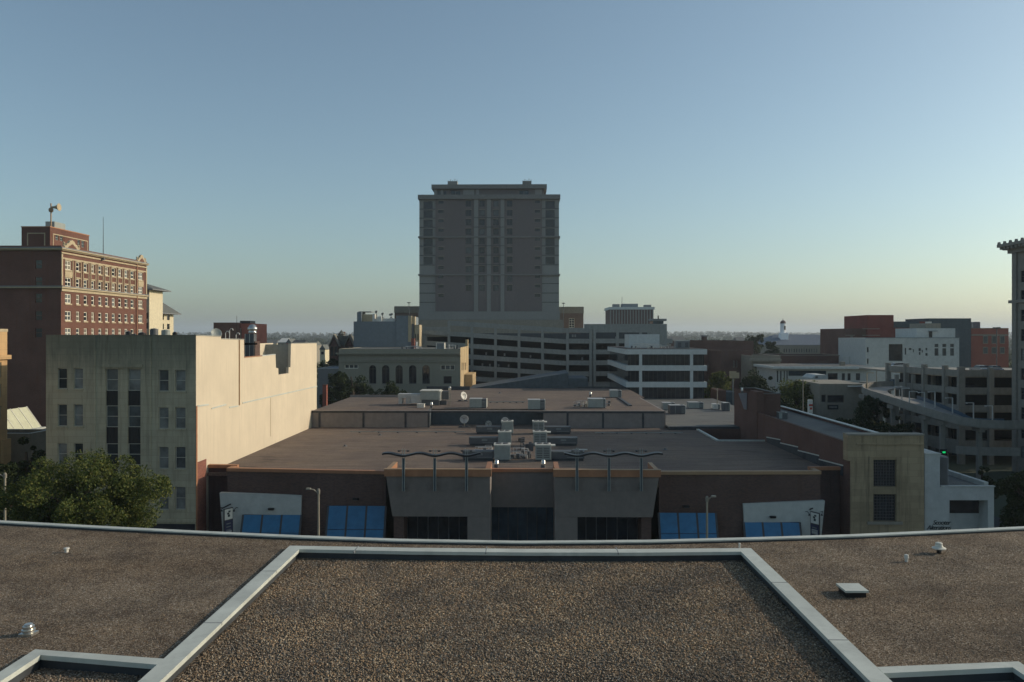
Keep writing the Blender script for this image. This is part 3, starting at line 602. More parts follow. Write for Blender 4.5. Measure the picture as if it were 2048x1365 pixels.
    # rear low roof (roof 3), pit
    Z3 = H-13.55; B('low_roof', 'roof_gray', r, (xr2+.31, 40, 118.2, 171, Z3-.3, Z3)); B('low_roof_edge', 'membrane', r, (xr2+.31, XR+2, 118.0, 118.19, 5, Z3+.04))
    B('pit_wall', 'maroon', r, (25.2, 31.5, 117.6, 117.9, 4, Z3-.25)); B('pit_floor', 'roof_dark', r, (25.4, XR, 105.8, 117.6, 5, 5.2))
    B('pit_curb', 'flashing', r, (25.15, 25.5, 105.5, 117.9, ZR+.002, ZR+.2), (25.501, XR, 105.5, 105.75, ZR+.002, ZR+.2)); B('pit_lining', 'maroon', r, (25.3, 25.45, 105.9, 117.5, 5.2, ZR-.31))
    # back dark shed wedge
    y = 172.2
    pts = [onY(a, b, y) for a, b in ((938, 778), (1137, 746), (1137, 790), (938, 790))]; MB().extr([(p[0], p[2]) for p in pts][::-1], 'x', y, y+14).build('sloped_shed', 'bluewall', r)
    a, b, c_, d = rS(1137.2, 1176, 757, 790, y); B('shed_annex', 'bluewall', r, (a, b, y+.1, y+12, c_, d))
    return ZR, ZW, Z3
ZR1, ZR2, ZR3 = store()
def awning(name, label, pxs, pyt, Y, proj, zdrop, n=3):
    xs_ = [XY(p, Y) for p in pxs]; zt = onY(sum(pxs)/2, pyt, Y)[2]; zb = zt-zdrop
    t = T(name, label, 'awning', ((xs_[0]+xs_[1])/2, Y, zb), 'blue awnings on the store front'); w_ = (xs_[1]-xs_[0])/n
    for i in range(n):
        a, b = xs_[0]+w_*i+.1, xs_[0]+w_*(i+1)-.1
        m = MB(); m.prism([(a, Y-proj), (b, Y-proj), (b, Y-proj+.06), (a, Y-proj+.06)], zb, zt, top=[(a, Y-.1), (b, Y-.1), (b, Y-.04), (a, Y-.04)]); m.build('awning_panel', 'blue', t)
        m = MB()
        zz = (zt+zb)/2; m.box(a, b, Y-proj/2-.10, Y-proj/2-.05, zz-.015, zz+.015); m.build('seam', 'navy', t)
    m = MB()
    for i in range(n+1):
        u = xs_[0]+w_*i; m.prism([(u-.099, Y-proj+.01), (u+.099, Y-proj+.01), (u+.099, Y-proj+.1), (u-.099, Y-proj+.1)], zb, zt, top=[(u-.099, Y-.09), (u+.099, Y-.09), (u+.099, Y-.0), (u-.099, Y-.0)])
    each(m, 'frame', 'frame_dark', t)
awning('awning', 'short blue awning inside the left white portal', (487, 603), 1030, 78.25, 1.3, 3.2)
awning('awning', 'tall blue awning on brick left of the left flared bay', (657, 772), 1012, 77.85, 1.6, 4.2)
awning('awning', 'tall blue awning on brick right of the right flared bay', (1317, 1431), 1026, 77.9, 1.5, 3.6)
awning('awning', 'short blue awning inside the right white portal', (1487, 1599), 1045, 77.95, 1.2, 3.0)
def walllight(px, py, Y, label):
    x, _, z = onY(px, py, Y); t = T('wall_light', label, 'wall light', (x, Y, z), 'wall lights on the store front')
    B('housing', 'black', t, (x-.28, x+.28, Y-.25, Y, z-.08, z+.1)); B('lens', 'hvac_dk', t, (x-.22, x+.22, Y-.2, Y-.05, z-.12, z-.081))
walllight(543, 1018, 78.25, 'black wall light on the left white portal'); walllight(712, 998, 77.9, 'dark wall light on brick above the left tall blue awning')
walllight(1372, 1013, 78.0, 'dark wall light on brick above the right tall blue awning'); walllight(1545, 1034, 77.95, 'black wall light on the right white portal')
def blade(pxm, pyt, pyb, Y, d, label):
    x, _, zt = onY(pxm, pyt, Y); zb = onY(pxm, pyb, Y)[2]; t = T('blade_sign', label, 'sign', (x, Y, zb))
    pts = [(x-.28*1, Y-1.0*1), (x+.02, Y-.1)]
    th = radians(62)*d; cx_, cy_ = x, Y-.6; ux, uy = cos(th), sin(th) if d > 0 else sin(th)
    # board hangs square to the facade, slightly turned
    def seg(u0, u1, z0, z1, o0, o1, mt, nm, par=t):
        px_, py_ = -uy, ux
        P = [(cx_+ux*u0+px_*o0, cy_+uy*u0+py_*o0), (cx_+ux*u1+px_*o0, cy_+uy*u1+py_*o0), (cx_+ux*u1+px_*o1, cy_+uy*u1+py_*o1), (cx_+ux*u0+px_*o1, cy_+uy*u0+py_*o1)]
        return MB().prism(P, z0, z1).build(nm, mt, par)
    hh = zt-zb
    seg(-.55, .55, zb, zt, -.05, .05, 'frame_dark', 'board')
    side = (-.055, -.075) if d > 0 else (-.055, -.075)
    q = seg(-.48, .48, zt-1.1, zt-.08, side[0], side[1], 'signwhite', 'logo_panel')
    seg(-.12, .14, zt-.85, zt-.62, side[1]-.002, side[1]-.012, 'ink', 'logo', q); seg(-.2, .06, zt-.6, zt-.42, side[1]-.002, side[1]-.012, 'ink', 'logo', q); seg(-.05, .2, zt-.4, zt-.25, side[1]-.002, side[1]-.012, 'ink', 'logo', q)
    q = seg(-.48, .48, zb+.1, zt-1.2, side[0], side[1], 'navy', 'lower_panel')
    seg(-.35, .35, zb+.5, zb+.95, side[1]-.002, side[1]-.012, 'hvac_lt', 'emblem', q)
    for k in range(3): seg(-.3, .25, zt-1.55-k*.3, zt-1.45-k*.3, side[1]-.002, side[1]-.012, 'graywall', 'lettering', q)
    m = MB(); m.tube([(x, Y, zt+.25), (cx_-ux*.7, cy_-uy*.7, zt+.12)] if d > 0 else [(x, Y, zt+.25), (cx_+ux*.7*-1, cy_-uy*.7, zt+.12)], .07); m.build('bracket', 'black', t)
    for s_ in (-1, 1):
        m = MB(); a = (x+s_*.75, Y-.02, zt-.1); m.tube([a, (a[0], Y-.5, zt+.05), (a[0]-s_*.15, Y-.7, zt-.15)], .03); m.lathe(a[0]-s_*.15, Y-.7, [(.03, zt-.12), (.12, zt-.3)], 10); m.build('lamp', 'black', t)
blade(461, 1014, 1078, 78.25, 1, 'hanging blade sign with white emblem square over navy panel on the left white portal')
blade(1626, 1022, 1076, 77.95, -1, 'grey and dark hanging blade sign on the right white portal')
def poletrio(sg):
    px = (lambda p: p) if sg == 0 else (lambda p: 2090-p)
    Y = 75.1; nm = 'left' if sg == 0 else 'right'
    t = T('wave_canopy', 'wavy dark metal band on three twin posts over the %s flared bay' % nm, 'canopy', (XY(px(869), Y), Y, H-15))
    for p_ in ((807, 869.5, 933) if sg == 0 else (807.5, 872, 936)):
        x = XY(px(p_), Y); m = MB(); zt, zb = onY(px(p_), 898, Y)[2], onY(px(p_), 983, Y)[2]
        m.box(x-.13, x-.08, Y-.04, Y+.04, zb, zt); m.box(x+.08, x+.13, Y-.04, Y+.04, zb, zt); q = m.build('twin_post', 'hvac', t)
        B('web', 'bluewall', q, (x-.079, x+.079, Y-.01, Y+.03, zb, zt-.9)); B('wall_bracket', 'hvac_dk', q, (x-.1, x+.1, Y+.041, 75.6, H-14.2, H-14.0), (x-.1, x+.1, Y+.041, 75.7, zb+.1, zb+.3))
        for s_ in (-1, 1): MB().lathe(x+s_*.42, Y, [(.05, zt-.28), (.14, zt-.24), (.14, zt-.16), (.05, zt-.14)], 12).build('spotlight', 'black', q)
        MB().tube([(x-.42, Y, zt-.2), (x+.42, Y, zt-.2)], .02).build('spot_arm', 'black', q)
    P = []
    A = (765, 962); n = 48
    for i in range(n+1):
        p_ = A[0]+(A[1]-A[0])*i/n; ph = (p_-807)/63*2*pi if sg == 0 else (p_-807.5)/64*2*pi
        y_ = 909.0+2.6*cos(ph); P.append(onY(px(p_), y_, Y))
    m = MB()
    for i in range(n):
        a, b = P[i], P[i+1]
        if a[0] > b[0]: a, b = b, a
        m.prism([(a[0], Y-.3), (b[0], Y-.3), (b[0], Y+.5), (a[0], Y+.5)], [a[2]-.1, b[2]-.1, b[2]-.1, a[2]-.1], [a[2]+.06, b[2]+.06, b[2]+.06, a[2]+.06])
    m.build('wave_band', 'black', t)
poletrio(0); poletrio(1)
def streetlamp(px, pyt, Y, arm, label, h=None, grp='street lamps on the street in front', two=False, mat='pole'):
    x, _, zt = onY(px, pyt, Y); t = T('street_lamp', label, 'street lamp', (x, Y, 0), grp)
    MB().tube([(x, Y, 0), (x, Y, zt*.5), (x, Y, zt)], [.12, .1, .08], 10).build('pole', mat, t)
    MB().tube([(x, Y, zt-.35), (x+arm*.5, Y-.2, zt+.0), (x+arm, Y-.3, zt+.1)], .045).build('arm', mat, t)
    B('lamp_head', mat, t, (x+arm-.25, x+arm+.12, Y-.42, Y-.18, zt+.04, zt+.16)); MB().lathe(x, Y, [(.13, zt-.4), (.14, zt-.1), (.08, zt+.05)], 12).build('cap', 'stone_mid', t)
streetlamp(637, 979, 67, -.7, 'pale street lamp in front of the brick between the two left blue awnings')
streetlamp(1414, 994, 67, .55, 'slender street lamp in front of the tall right blue awning')
streetlamp(10, 947, 66, -.8, 'street lamp at the far left edge among dark trees')
# ------------------------------------------------------------------ rooftop machines
def tallunit(px, pyt, Y, wpx, h, zb, label, flange, bx=None, side=-1, mat='hvac'):
    s = Y/FPX; x = XY(px, Y); w_ = wpx*s; t = T('rooftop_unit', label, 'air handling unit', (x, Y, zb), 'rooftop units in two rows on the store roof')
    B('base_rail', 'hvac_dk', t, (x+.1, x+w_-.1, Y+.1, Y+1.5, zb, zb+.18))
    B('cabinet', mat, t, (x, x+w_, Y, Y+1.6, zb+.181, zb+h-.15))
    ve = MB()
    for k in range(6): ve.box(x+w_*.08, x+w_*.46, Y-.03, Y-.001, zb+.4+k*.2, zb+.5+k*.2); ve.box(x+w_*.54, x+w_*.92, Y-.03, Y-.001, zb+.4+k*.2, zb+.5+k*.2)
    ve.build('louvre', mat if side < 0 else 'hvac_dk', t)
    B('top_frame', 'trim_lt', t, (x-.06, x+w_+.06, Y-.06, Y+1.66, zb+h-.149, zb+h)); fn = MB()
    for k in (.28, .72): fn.lathe(x+w_*k, Y+.8, [(w_*.19, zb+h+.001), (w_*.19, zb+h+.08)], 14)
    fn.build('fan_guard', 'hvac_dk', t); B('edge_post', 'trim_lt', t, (x+w_+.001, x+w_+.07, Y-.04, Y+.06, zb+.15, zb+h-.15))
    if flange: B('rain_hood', 'trim_lt', t, (x+w_+.061, x+w_+.061+flange*s, Y+.3, Y+1.3, zb+h-.22, zb+h-.1))
    if bx:
        a, b = XY(bx[0], Y+.3), XY(bx[1], Y+.3)
        B('long_cabinet', 'hvac_dk', t, (a, b, Y+.3, Y+1.6, zb+.25, zb+1.05)); B('skid', 'membrane', t, (a+.1, b-.1, Y+.4, Y+1.5, zb, zb+.249))
        m_ = (a+b)/2; B('access_panel', 'graywall', t, (m_-.2, m_+.5, Y+.27, Y+.299, zb+.6, zb+.85), (m_-.1, b-.2, Y+.27, Y+.299, zb+.36, zb+.44))
        l = (a, b) ; B('cabinet_rail', 'hvac', t, (a+.2, b-.2, Y+.24, Y+.28, zb+.98, zb+1.02))
ordn = ('front', 'middle', 'rear')
for i, (Y, lx, lw, bl, rx, rw, fl, br) in enumerate(((88.5, 988.5, 31, (925, 987.5), 1071, 30, 9, (1102, 1169)), (100.5, 996.5, 25, (938, 995.5), 1067, 26, 8, (1094, 1155)), (112.5, 1003.5, 22, (952, 1002.5), 1065.5, 22, 6, (1088.5, 1141.5)))):
    tallunit(lx, 0, Y, lw, 1.85, ZR1, 'tall plain unit with long dark cabinet, %s of the left row' % ordn[i], 0, bl, -1)
    tallunit(rx, 0, Y, rw, 1.85, ZR1, 'louvred unit with pale hood, %s of the right row on the store' % ordn[i], fl, br, 1)
def flue(px, pyb, pyt, wpx, zb, label, Y=None, grp=None, base=True):
    if Y is None: x, Y, _ = onZ(px, pyb, zb)
    x = XY(px, Y); z = onY(px, pyt, Y)[2]; s = Y/FPX; R = wpx/2*s; hh = z-zb
    t = T('exhaust_flue', label, 'flue', (x, Y, zb), grp); MB().lathe(x, Y, [(R*1.05, zb), (R*1.0, zb+hh*.4)], 16).build('collar', 'hvac_dk', t)
    MB().lathe(x, Y, [(R*.8, zb+hh*.401), (R*.9, zb+hh*.42), (R*.9, zb+hh*.66), (R*.8, zb+hh*.68), (R*.8, zb+hh*.9), (R*.6, zb+hh)], 16).build('cap', 'steel', t, smooth=True)
flue(993, 938, 920, 10, ZR1, 'steel flue just right of the left flared bay parapet'); flue(1086.5, 938, 920, 10, ZR1, 'steel flue just left of the right flared bay parapet')
flue(863, 816, 804.5, 6, ZR2, 'small steel flue in front of the big air handler'); flue(1181, 794, 784, 5, ZR2, 'small steel flue behind the pipe cluster on the upper roof')
flue(1484, 0, 776, 5, H-8.3, 'small white flue on the brick stair tower', Y=114)
def dish(px, py, rpx, pyb, zb, label, tilt, az, mat='dish'):
    _, Y, _ = onZ(px, pyb, zb); x, _, z = onY(px, py, Y); R = rpx*Y/FPX
    t = T('satellite_dish', label, 'satellite dish', (x, Y, zb), 'satellite dishes on the store roof')
    MB().tube([(x, Y+.1, zb), (x, Y+.1, z)], .06).build('mast', 'pole', t); B('base_frame', 'hvac_dk', t, (x-.9, x+.9, Y-.3, Y+.5, zb, zb+.08), (x-.8, x-.3, Y-.2, Y+.2, zb+.081, zb+.22), (x+.2, x+.7, Y-.2, Y+.2, zb+.081, zb+.22))
    m = MB(); m.lathe(0, 0, [(.03, .02), (R*.5, .05*R+.02), (R*.85, .2*R+.02), (R, .3*R), (R*.98, .3*R+.03), (R*.8, .2*R+.06), (R*.4, .08*R+.05), (.02, .05)], 28)
    o = m.build('reflector', mat, t, local=True, smooth=True); o.location = (0, 0, z-zb); o.rotation_euler = (radians(tilt), 0, radians(az))
    m = MB(); m.tube([(0, -R*.9, .3*R), (0, 0, R*.9)], .02); m.tube([(-R*.7, R*.5, .3*R), (0, 0, R*.9)], .02); m.tube([(R*.7, R*.5, .3*R), (0, 0, R*.9)], .02); m.lathe(0, 0, [(.05, R*.85), (.05, R*1.0)], 8)
    o2 = m.build('feed_horn', 'black', t, local=True); o2.location = o.location; o2.rotation_euler = o.rotation_euler
dish(928.5, 839, 8.7, 855, ZR1, 'round grey dish facing the camera in front of the dark recessed wall', 80, 0, 'hvac_lt')
dish(977, 848.5, 6.5, 857, ZR1, 'small grey dish half hidden behind the rear left unit', 80, 0, 'hvac')
dish(1010, 843, 8, 858, ZR1, 'grey dish rising behind the rear left tall unit', 80, 0, 'hvac_lt')
dish(926, 792.5, 8.3, 803, ZR2, 'bright sunlit white dish on the upper roof', 72, 48)
def boxunit(a, b, c, d, zb, label, mat='hvac', depth=2.0, dark=.28, name='condenser_unit', cat='condenser unit', grp='box units on the upper roof'):
    _, Y, _ = onZ((a+b)/2, d, zb); x0, x1 = XY(a, Y), XY(b, Y); z = onY((a+b)/2, c, Y)[2]; w_ = x1-x0
    t = T(name, label, cat, ((x0+x1)/2, Y, zb), grp); B('skid', 'hvac_dk', t, (x0+.08, x1-.08, Y+.05, Y+depth-.1, zb, zb+.12))
    B('cabinet', mat, t, (x0, x1-w_*dark, Y, Y+depth, zb+.121, z-.06)); B('coil_section', 'hvac_dk', t, (x1-w_*dark+.002, x1-.05, Y+.04, Y+depth-.05, zb+.121, z-.07))
    B('lid', 'hvac_lt', t, (x0-.04, x1-w_*dark, Y-.04, Y+depth+.04, z-.059, z)); B('end_panel', 'trim_lt', t, (x1-.049, x1+.03, Y, Y+depth, zb+.1, z-.03))
    lv = MB(); n = 5
    for k in range(n): zz = zb+.25+(z-zb-.5)*k/n; lv.box(x1-w_*dark+.05, x1-.1, Y+.0, Y+.039, zz, zz+.06)
    lv.box(x0+w_*.34, x0+w_*.36, Y-.012, Y-.001, zb+.15, z-.1); lv.build('louvre', 'hvac', t)
boxunit(939, 973, 798, 817, ZR2, 'grey box unit with dark coil end right of the white dish'); boxunit(1056, 1090, 800, 820, ZR2, 'grey box unit near the edge in the centre of the upper roof')
boxunit(1177, 1211, 798, 817, ZR2, 'grey unit in the pipe cluster at the right of the upper roof', dark=-.0+.12); boxunit(1221, 1243, 781, 796, ZR2, 'small grey unit at the right back of the upper roof')
G3 = 'units on the low rear roof'
boxunit(1326, 1350, 806, 821, ZR3, 'pale topped unit leftmost on the low rear roof', grp=G3); boxunit(1340, 1371, 811, 829, ZR3, 'dark louvred unit overlapping the pale one on the low rear roof', 'hvac_dk', grp=G3)
boxunit(1378, 1407, 805, 818, ZR3, 'long grey unit in the middle of the low rear roof', grp=G3); boxunit(1427, 1440, 809, 820, ZR3, 'little white unit right of the long one on the low rear roof', 'dish', grp=G3); boxunit(1448, 1460, 806, 823, ZR3, 'dark unit beside the brick tower on the low rear roof', 'hvac_dk', grp=G3)
def bigahu():
    Y = 130.; t = T('air_handler', 'big air handler with pale ductwork, grey cabinet and dark base', 'air handling unit', (XY(850, Y), Y, ZR2))
    def q(a, b, c, d, y0, y1, m, n): A = rS(a, b, c, d, Y); return B(n, m, t, (A[0], A[1], Y+y0, Y+y1, max(A[2], ZR2), A[3]))
    q(843, 878, 800, 812, 0, 3, 'hvac_dk', 'base'); q(841, 877.5, 783, 799.8, -.2, 3.2, 'hvac', 'cabinet'); q(840, 879, 781.5, 782.8, -.3, 3.3, 'trim_lt', 'cabinet_roof'); q(877.7, 881.5, 783, 802, -.1, 3.1, 'trim_lt', 'end_panel')
    q(795, 840.5, 789, 797, .4, 2.4, 'hvac_lt', 'duct'); q(796, 803, 797.1, 809, .5, 2.2, 'hvac_lt', 'duct_leg'); q(811, 820, 797.1, 808.5, .5, 2.2, 'hvac_lt', 'duct_leg'); q(821, 849, 792, 807, .1, .39, 'hvac_lt', 'duct')
    q(883, 896, 784, 800.5, 1, 2.4, 'hvac_dk', 'coil_frame'); q(868, 892, 802.5, 811, 1, 1.4, 'hvac_dk', 'pipe_rack')
    l = MB()
    for k in range(6): A = rS(898+.0, 899.2, 776, 803, Y); z = ZR2+.3+k*.5; l.tube([(A[0]-.12, Y+.6, z), (A[0]+.25, Y+.6, z+.25)], .03)
    A = rS(897, 901, 774, 803, Y); l.box(A[0], A[0]+.06, Y+.55, Y+.65, ZR2, A[3]); l.box(A[1]-.06, A[1], Y+.55, Y+.65, ZR2, A[3]); l.build('ladder_mast', 'pole', t)
    MB().lathe((A[0]+A[1])/2, Y+.6, [(.2, A[3]-.6), (.22, A[3]-.2), (.12, A[3])], 12).build('mast_cap', 'steel', t)
bigahu()
A = rS(834, 848, 809.5, 814.5, 126); t = T('roof_curb_box', 'low white box lying in front of the big air handler', 'roof box', (A[0], 126, ZR2)); B('body', 'dish', t, (A[0], A[1], 126, 127.2, ZR2, A[3])); B('lid', 'trim_lt', t, (A[0]-.05, A[1]+.05, 125.95, 127.25, A[3]+.001, A[3]+.06))
def cluster(px0, px1, Y, zb, name, label, n, mat, h=1.0, seed=3):
    R = random.Random(seed); x0, x1 = XY(px0, Y), XY(px1, Y); t = T(name, label, 'pipework', ((x0+x1)/2, Y, zb))
    m = MB()
    for i in range(n):
        a = R.uniform(x0, x1); b = R.uniform(x0, x1); y = Y+R.uniform(0, 2.2); z = zb+R.uniform(.2, h)
        m.tube([(a, y, zb), (a, y, z), (b, y+R.uniform(-.4, .4), z), (b, y, zb)], R.uniform(.03, .07), 6)
    m.build('pipes', mat, t); m = MB()
    for i in range(n//2): a = R.uniform(x0, x1); y = Y+R.uniform(0, 2); m.box(a, a+.35, y, y+.3, zb, zb+R.uniform(.2, h*.8))
    each(m, 'valve_box', 'hvac_dk', t)
cluster(1020, 1060, 90, ZR1, 'pipe_cluster', 'tangle of pipes and valve boxes between the front pair of tall units', 14, 'hvac_lt')
cluster(1148, 1176, 127, ZR2, 'pipe_cluster', 'shiny pipe runs beside the right unit on the upper roof', 9, 'steel', .9, 5); cluster(1208, 1222, 129, ZR2, 'pipe_cluster', 'bright elbow pipe at the end of the right upper unit', 4, 'steel', 1.3, 8)
cluster(1112, 1160, 90.5, ZR1, 'pipe_cluster', 'pipes and boxes beyond the front right long cabinet', 9, 'hvac', 1.2, 21)
cluster(945, 985, 91, ZR1, 'pipe_cluster', 'pipes and boxes behind the front left long cabinet', 9, 'hvac_lt', 1.3, 22)
cluster(1040, 1062, 96, ZR1, 'pipe_cluster', 'dark valve tangle just behind the pipes between the front pair', 10, 'hvac_dk', 1.2, 23)
cluster(1036, 1050, 104, ZR1, 'pipe_cluster', 'dark low pipes between the middle pair of tall units', 8, 'hvac_dk', .6, 9)
p0, p1 = onZ(1238, 797, ZR2), onZ(1261, 813, ZR2); t = T('cable_tray', 'dark diagonal cable tray on the upper roof', 'cable tray', (p0[0], p0[1], ZR2))
MB().prism([(p0[0]-.25, p0[1]), (p1[0]-.25, p1[1]), (p1[0]+.25, p1[1]), (p0[0]+.25, p0[1])], ZR2+.02, ZR2+.18).build('tray', 'membrane', t)
a = onZ(1155, 896, ZR1+.3); t = T('plank', 'white plank lying off the end of the middle right unit', 'plank', (a[0], a[1], ZR1+.1)); B('board', 'dish', t, (a[0]+.05, a[0]+1.2, a[1], a[1]+.25, ZR1+.001, ZR1+.12))

for i, (px, py, zz, lab) in enumerate(((690, 893, ZR1, 'roof drain on the sunlit left part of the store roof'), (1330, 900, ZR1, 'roof drain on the shaded right part of the store roof'), (760, 871, ZR1, 'small drain near the back left panels of the store roof'), (1000, 787, ZR2, 'roof drain at the back of the upper roof'))):
    x, y, _ = onZ(px, py, zz); t = T('roof_drain', lab, 'roof drain', (x, y, zz), 'roof drains'); MB().lathe(x, y, [(.32, zz+.002), (.3, zz+.05), (.16, zz+.06), (.14, zz+.18), (.05, zz+.22)], 14).build('strainer', 'hvac_dk', t)
for a, b, zz, lab in (((700, 866), (930, 866), ZR1, 'thin conduit running left from the rear units across the store roof'), ((1190, 868), (1370, 871), ZR1, 'thin conduit running right from the rear units across the store roof'), ((975, 806), (1052, 806), ZR2, 'thin conduit between two box units on the upper roof')):
    p, q = onZ(*a, zz), onZ(*b, zz); t = T('conduit', lab, 'conduit', (p[0], p[1], zz), 'conduits on the store roof'); MB().tube([(p[0], p[1], zz+.16), (q[0], p[1]+.2, zz+.16)], .05, 6).build('pipe', 'hvac', t)
    for k in range(6): u = p[0]+(q[0]-p[0])*(k+.5)/6; B('support_block', 'hvac_dk', t, (u-.12, u+.12, p[1]-.05, p[1]+.25, zz, zz+.105))

# ------------------------------------------------------------------ brick building with the stone front (right)
def stonefront():
    Y = 78.0; x0, x1 = XR, XY(1848, Y); zt = onY(1770, 869, Y)[2]
    r = T('stone_front_building', 'brown brick building with tan stone front, two large gridded windows and long grey roof', 'building', ((x0+x1)/2, Y, 0))
    hs = [rS(1747, 1793, 920, 974, Y), rS(1745, 1793, 989, 1043, Y)]
    fx = x0+.02; m = MB(); wall(m, 'S', Y, fx, x1, 0, zt-.12, hs, .45); m.quad((x1, Y, 0), (x1, Y+1.2, 0), (x1, Y+1.2, zt-.12), (x1, Y, zt-.12)); m.quad((fx, Y+1.2, 0), (fx, Y, 0), (fx, Y, zt-.12), (fx, Y+1.2, zt-.12)); m.quad((x1, Y+1.2, 10), (fx, Y+1.2, 10), (fx, Y+1.2, zt-.12), (x1, Y+1.2, zt-.12))
    m.build('stone_front', 'tan_stone', r)
    B('coping', 'stone_mid', r, (fx-.25, x1+.06, Y-.12, Y+1.3, zt-.118, zt+.02)); z = onY(1770, 888, Y)[2]; B('cornice_band', 'tan_stone', r, (fx+.6, x1-.05, Y-.1, Y-.001, z-.1, z+.06))
    B('corner_pier', 'tan_stone', r, (fx-.28, fx+.55, Y-.06, Y+1.1, onY(1690, 922, Y)[2], zt-.12)); 
    tr = MB(); a, b, c, d = rS(1738, 1802, 916, 1045, Y)
    tr.box(a, hs[0][0]-.02, Y-.05, Y-.001, c, d); tr.box(hs[0][1]+.02, hs[0][1]+.18, Y-.05, Y-.001, c, d); tr.box(hs[0][1]+.26, b, Y-.04, Y-.001, c, d); tr.box(a, b, Y-.055, Y-.001, d+.002, d+.14); each(tr, 'window_trim', 'tan_stone', r)
    a, b, c, d = rS(1734, 1804, 1043.5, 1049, Y); B('window_sill', 'stone_mid', r, (a, b, Y-.2, Y-.001, c, d))
    for h in hs:
        w_ = window(r, 'S', Y, h, .35, 'frame_dark', 'g_dark', .09, 1, 1)
        g = MB()
        for k in range(1, 8): u = h[0]+(h[1]-h[0])*k/8; gbox(g, 'S', Y, u-.02, u+.02, h[2]+.1, h[3]-.1, -.345, -.30)
        for k in range(1, 9): z_ = h[2]+(h[3]-h[2])*k/9; gbox(g, 'S', Y, h[0]+.1, h[1]-.1, z_-.02, z_+.02, -.34, -.305)
        g.build('glazing_bar', 'hvac_dk', w_)
    zr = H-10.95; zw = H-10.6
    B('side_wall', 'maroon', r, (x0, x0+.3, Y+1.21, 109, 0, zw)); B('side_wall', 'maroon', r, (x0-.05, x0+.3, Y+.1, Y+1.2, 0, onY(1690, 923, Y)[2]))
    B('east_wall', 'maroon', r, (38.6, 38.9, Y+1.21, 122, 0, H-10.85)); B('roof', 'roof_gray', r, (x0+.301, 38.59, Y+1.21, 122, zr-.5, zr-.2)); B('wall_coping', 'brown_brick', r, (x0-.04, x0+.34, Y+1.21, 109, zw+.001, zw+.07)); B('edge_coping', 'flashing', r, (38.5, 39.05, Y+1.21, 122, H-10.845, H-10.75))
    fl = MB(); ys = [79.7, 86.2, 92.8, 99.2, 104.8]; 
    for k in range(4): y0, y1 = ys[k], ys[k+1]; z = ZR1+.75; fl.extr([(y0, z+.25-.0), (y1, z-.15), (y1, z-.03), (y0, z+.37)], 'y', x0-.05, x0-.001)
    each(fl, 'step_flashing', 'flashing', r); fl = MB()
    for k in range(4): y0, y1 = ys[k], ys[k+1]; z = ZR1+.75; fl.extr([(y0, ZR1), (y1, ZR1), (y1, z-.152), (y0, z+.248)], 'y', x0-.045, x0-.002)
    each(fl, 'base_flashing', 'roof_dark', r)
    # stair tower
    T2 = H-8.05; tx = XY(1561, 109.2)
    m = MB(); wall(m, 'S', 109.2, x0, tx, 4, T2); wall(m, 'E', tx, 109.2, 121, 4, T2); wall(m, 'N', 121, x0, tx, 4, T2); wall(m, 'W', x0-.0, 109.2, 121, 4, T2)
    m.quad((x0, 109.2, T2), (tx, 109.2, T2), (tx-.35, 109.55, T2), (x0+.35, 109.55, T2)); m.build('stair_tower', 'maroon', r)
    B('stair_tower_roof', 'roof_gray', r, (x0+.8, tx-.3, 109.5, 120.7, T2-.9, T2-.6)); c = MB(); c.box(x0+.9, tx+.08, 120.7, 121.1, T2+.002, T2+.12); c.box(tx-.3, tx+.08, 109.1, 120.69, T2+.002, T2+.1); c.box(x0, tx-.31, 109.1, 109.5, T2+.002, T2+.06); c.build('stair_tower_coping', 'roof_gray', r)
    B('tower_pier', 'maroon', r, (x0-.1, x0+.8, 108.9, 112.2, 6, T2+.32))
    q = [onX(1478, 787, x0-.02), onX(1495, 786, x0-.02), onX(1494.5, 820, x0-.02), onX(1489, 819, x0-.02)]
    g = MB().extr([(p[1], p[2]) for p in q], 'y', x0-.06, x0-.11).build('skylit_cut_panel', 'rail', r);  # blue panel paints the sky-lit cut in the tower side
    A_ = rS(1434, 1452, 781, 802, 172); B_ = rS(1452, 1475, 785, 802, 172); B('low_annex_wall', 'maroon', r, (A_[0], A_[1], 172, 178, 5, A_[3])); B('low_annex_wall', 'bluewall', r, (A_[1]+.01, B_[1], 172.2, 178, 5, B_[3])); 
    b = MB(); x, y, _ = onZ(1560, 839, zr-.2)
    t = T('condenser_unit', 'square dark condenser on the long grey roof below the brick stair tower', 'condenser unit', (x, y, zr-.2)); B('cabinet', 'hvac_dk', t, (x-.1, x+1.0, y, y+1.1, zr-.2, zr+.65)); B('lid', 'hvac', t, (x-.13, x+1.03, y-.03, y+1.13, zr+.651, zr+.7)); B('coil_section', 'hvac', t, (x-.12, x+.3, y-.02, y-.001, zr-.1, zr+.6))
    MB().lathe(x+.45, y+.5, [(.4, zr+.701), (.4, zr+.76)], 16).build('fan_guard', 'black', t)
stonefront()
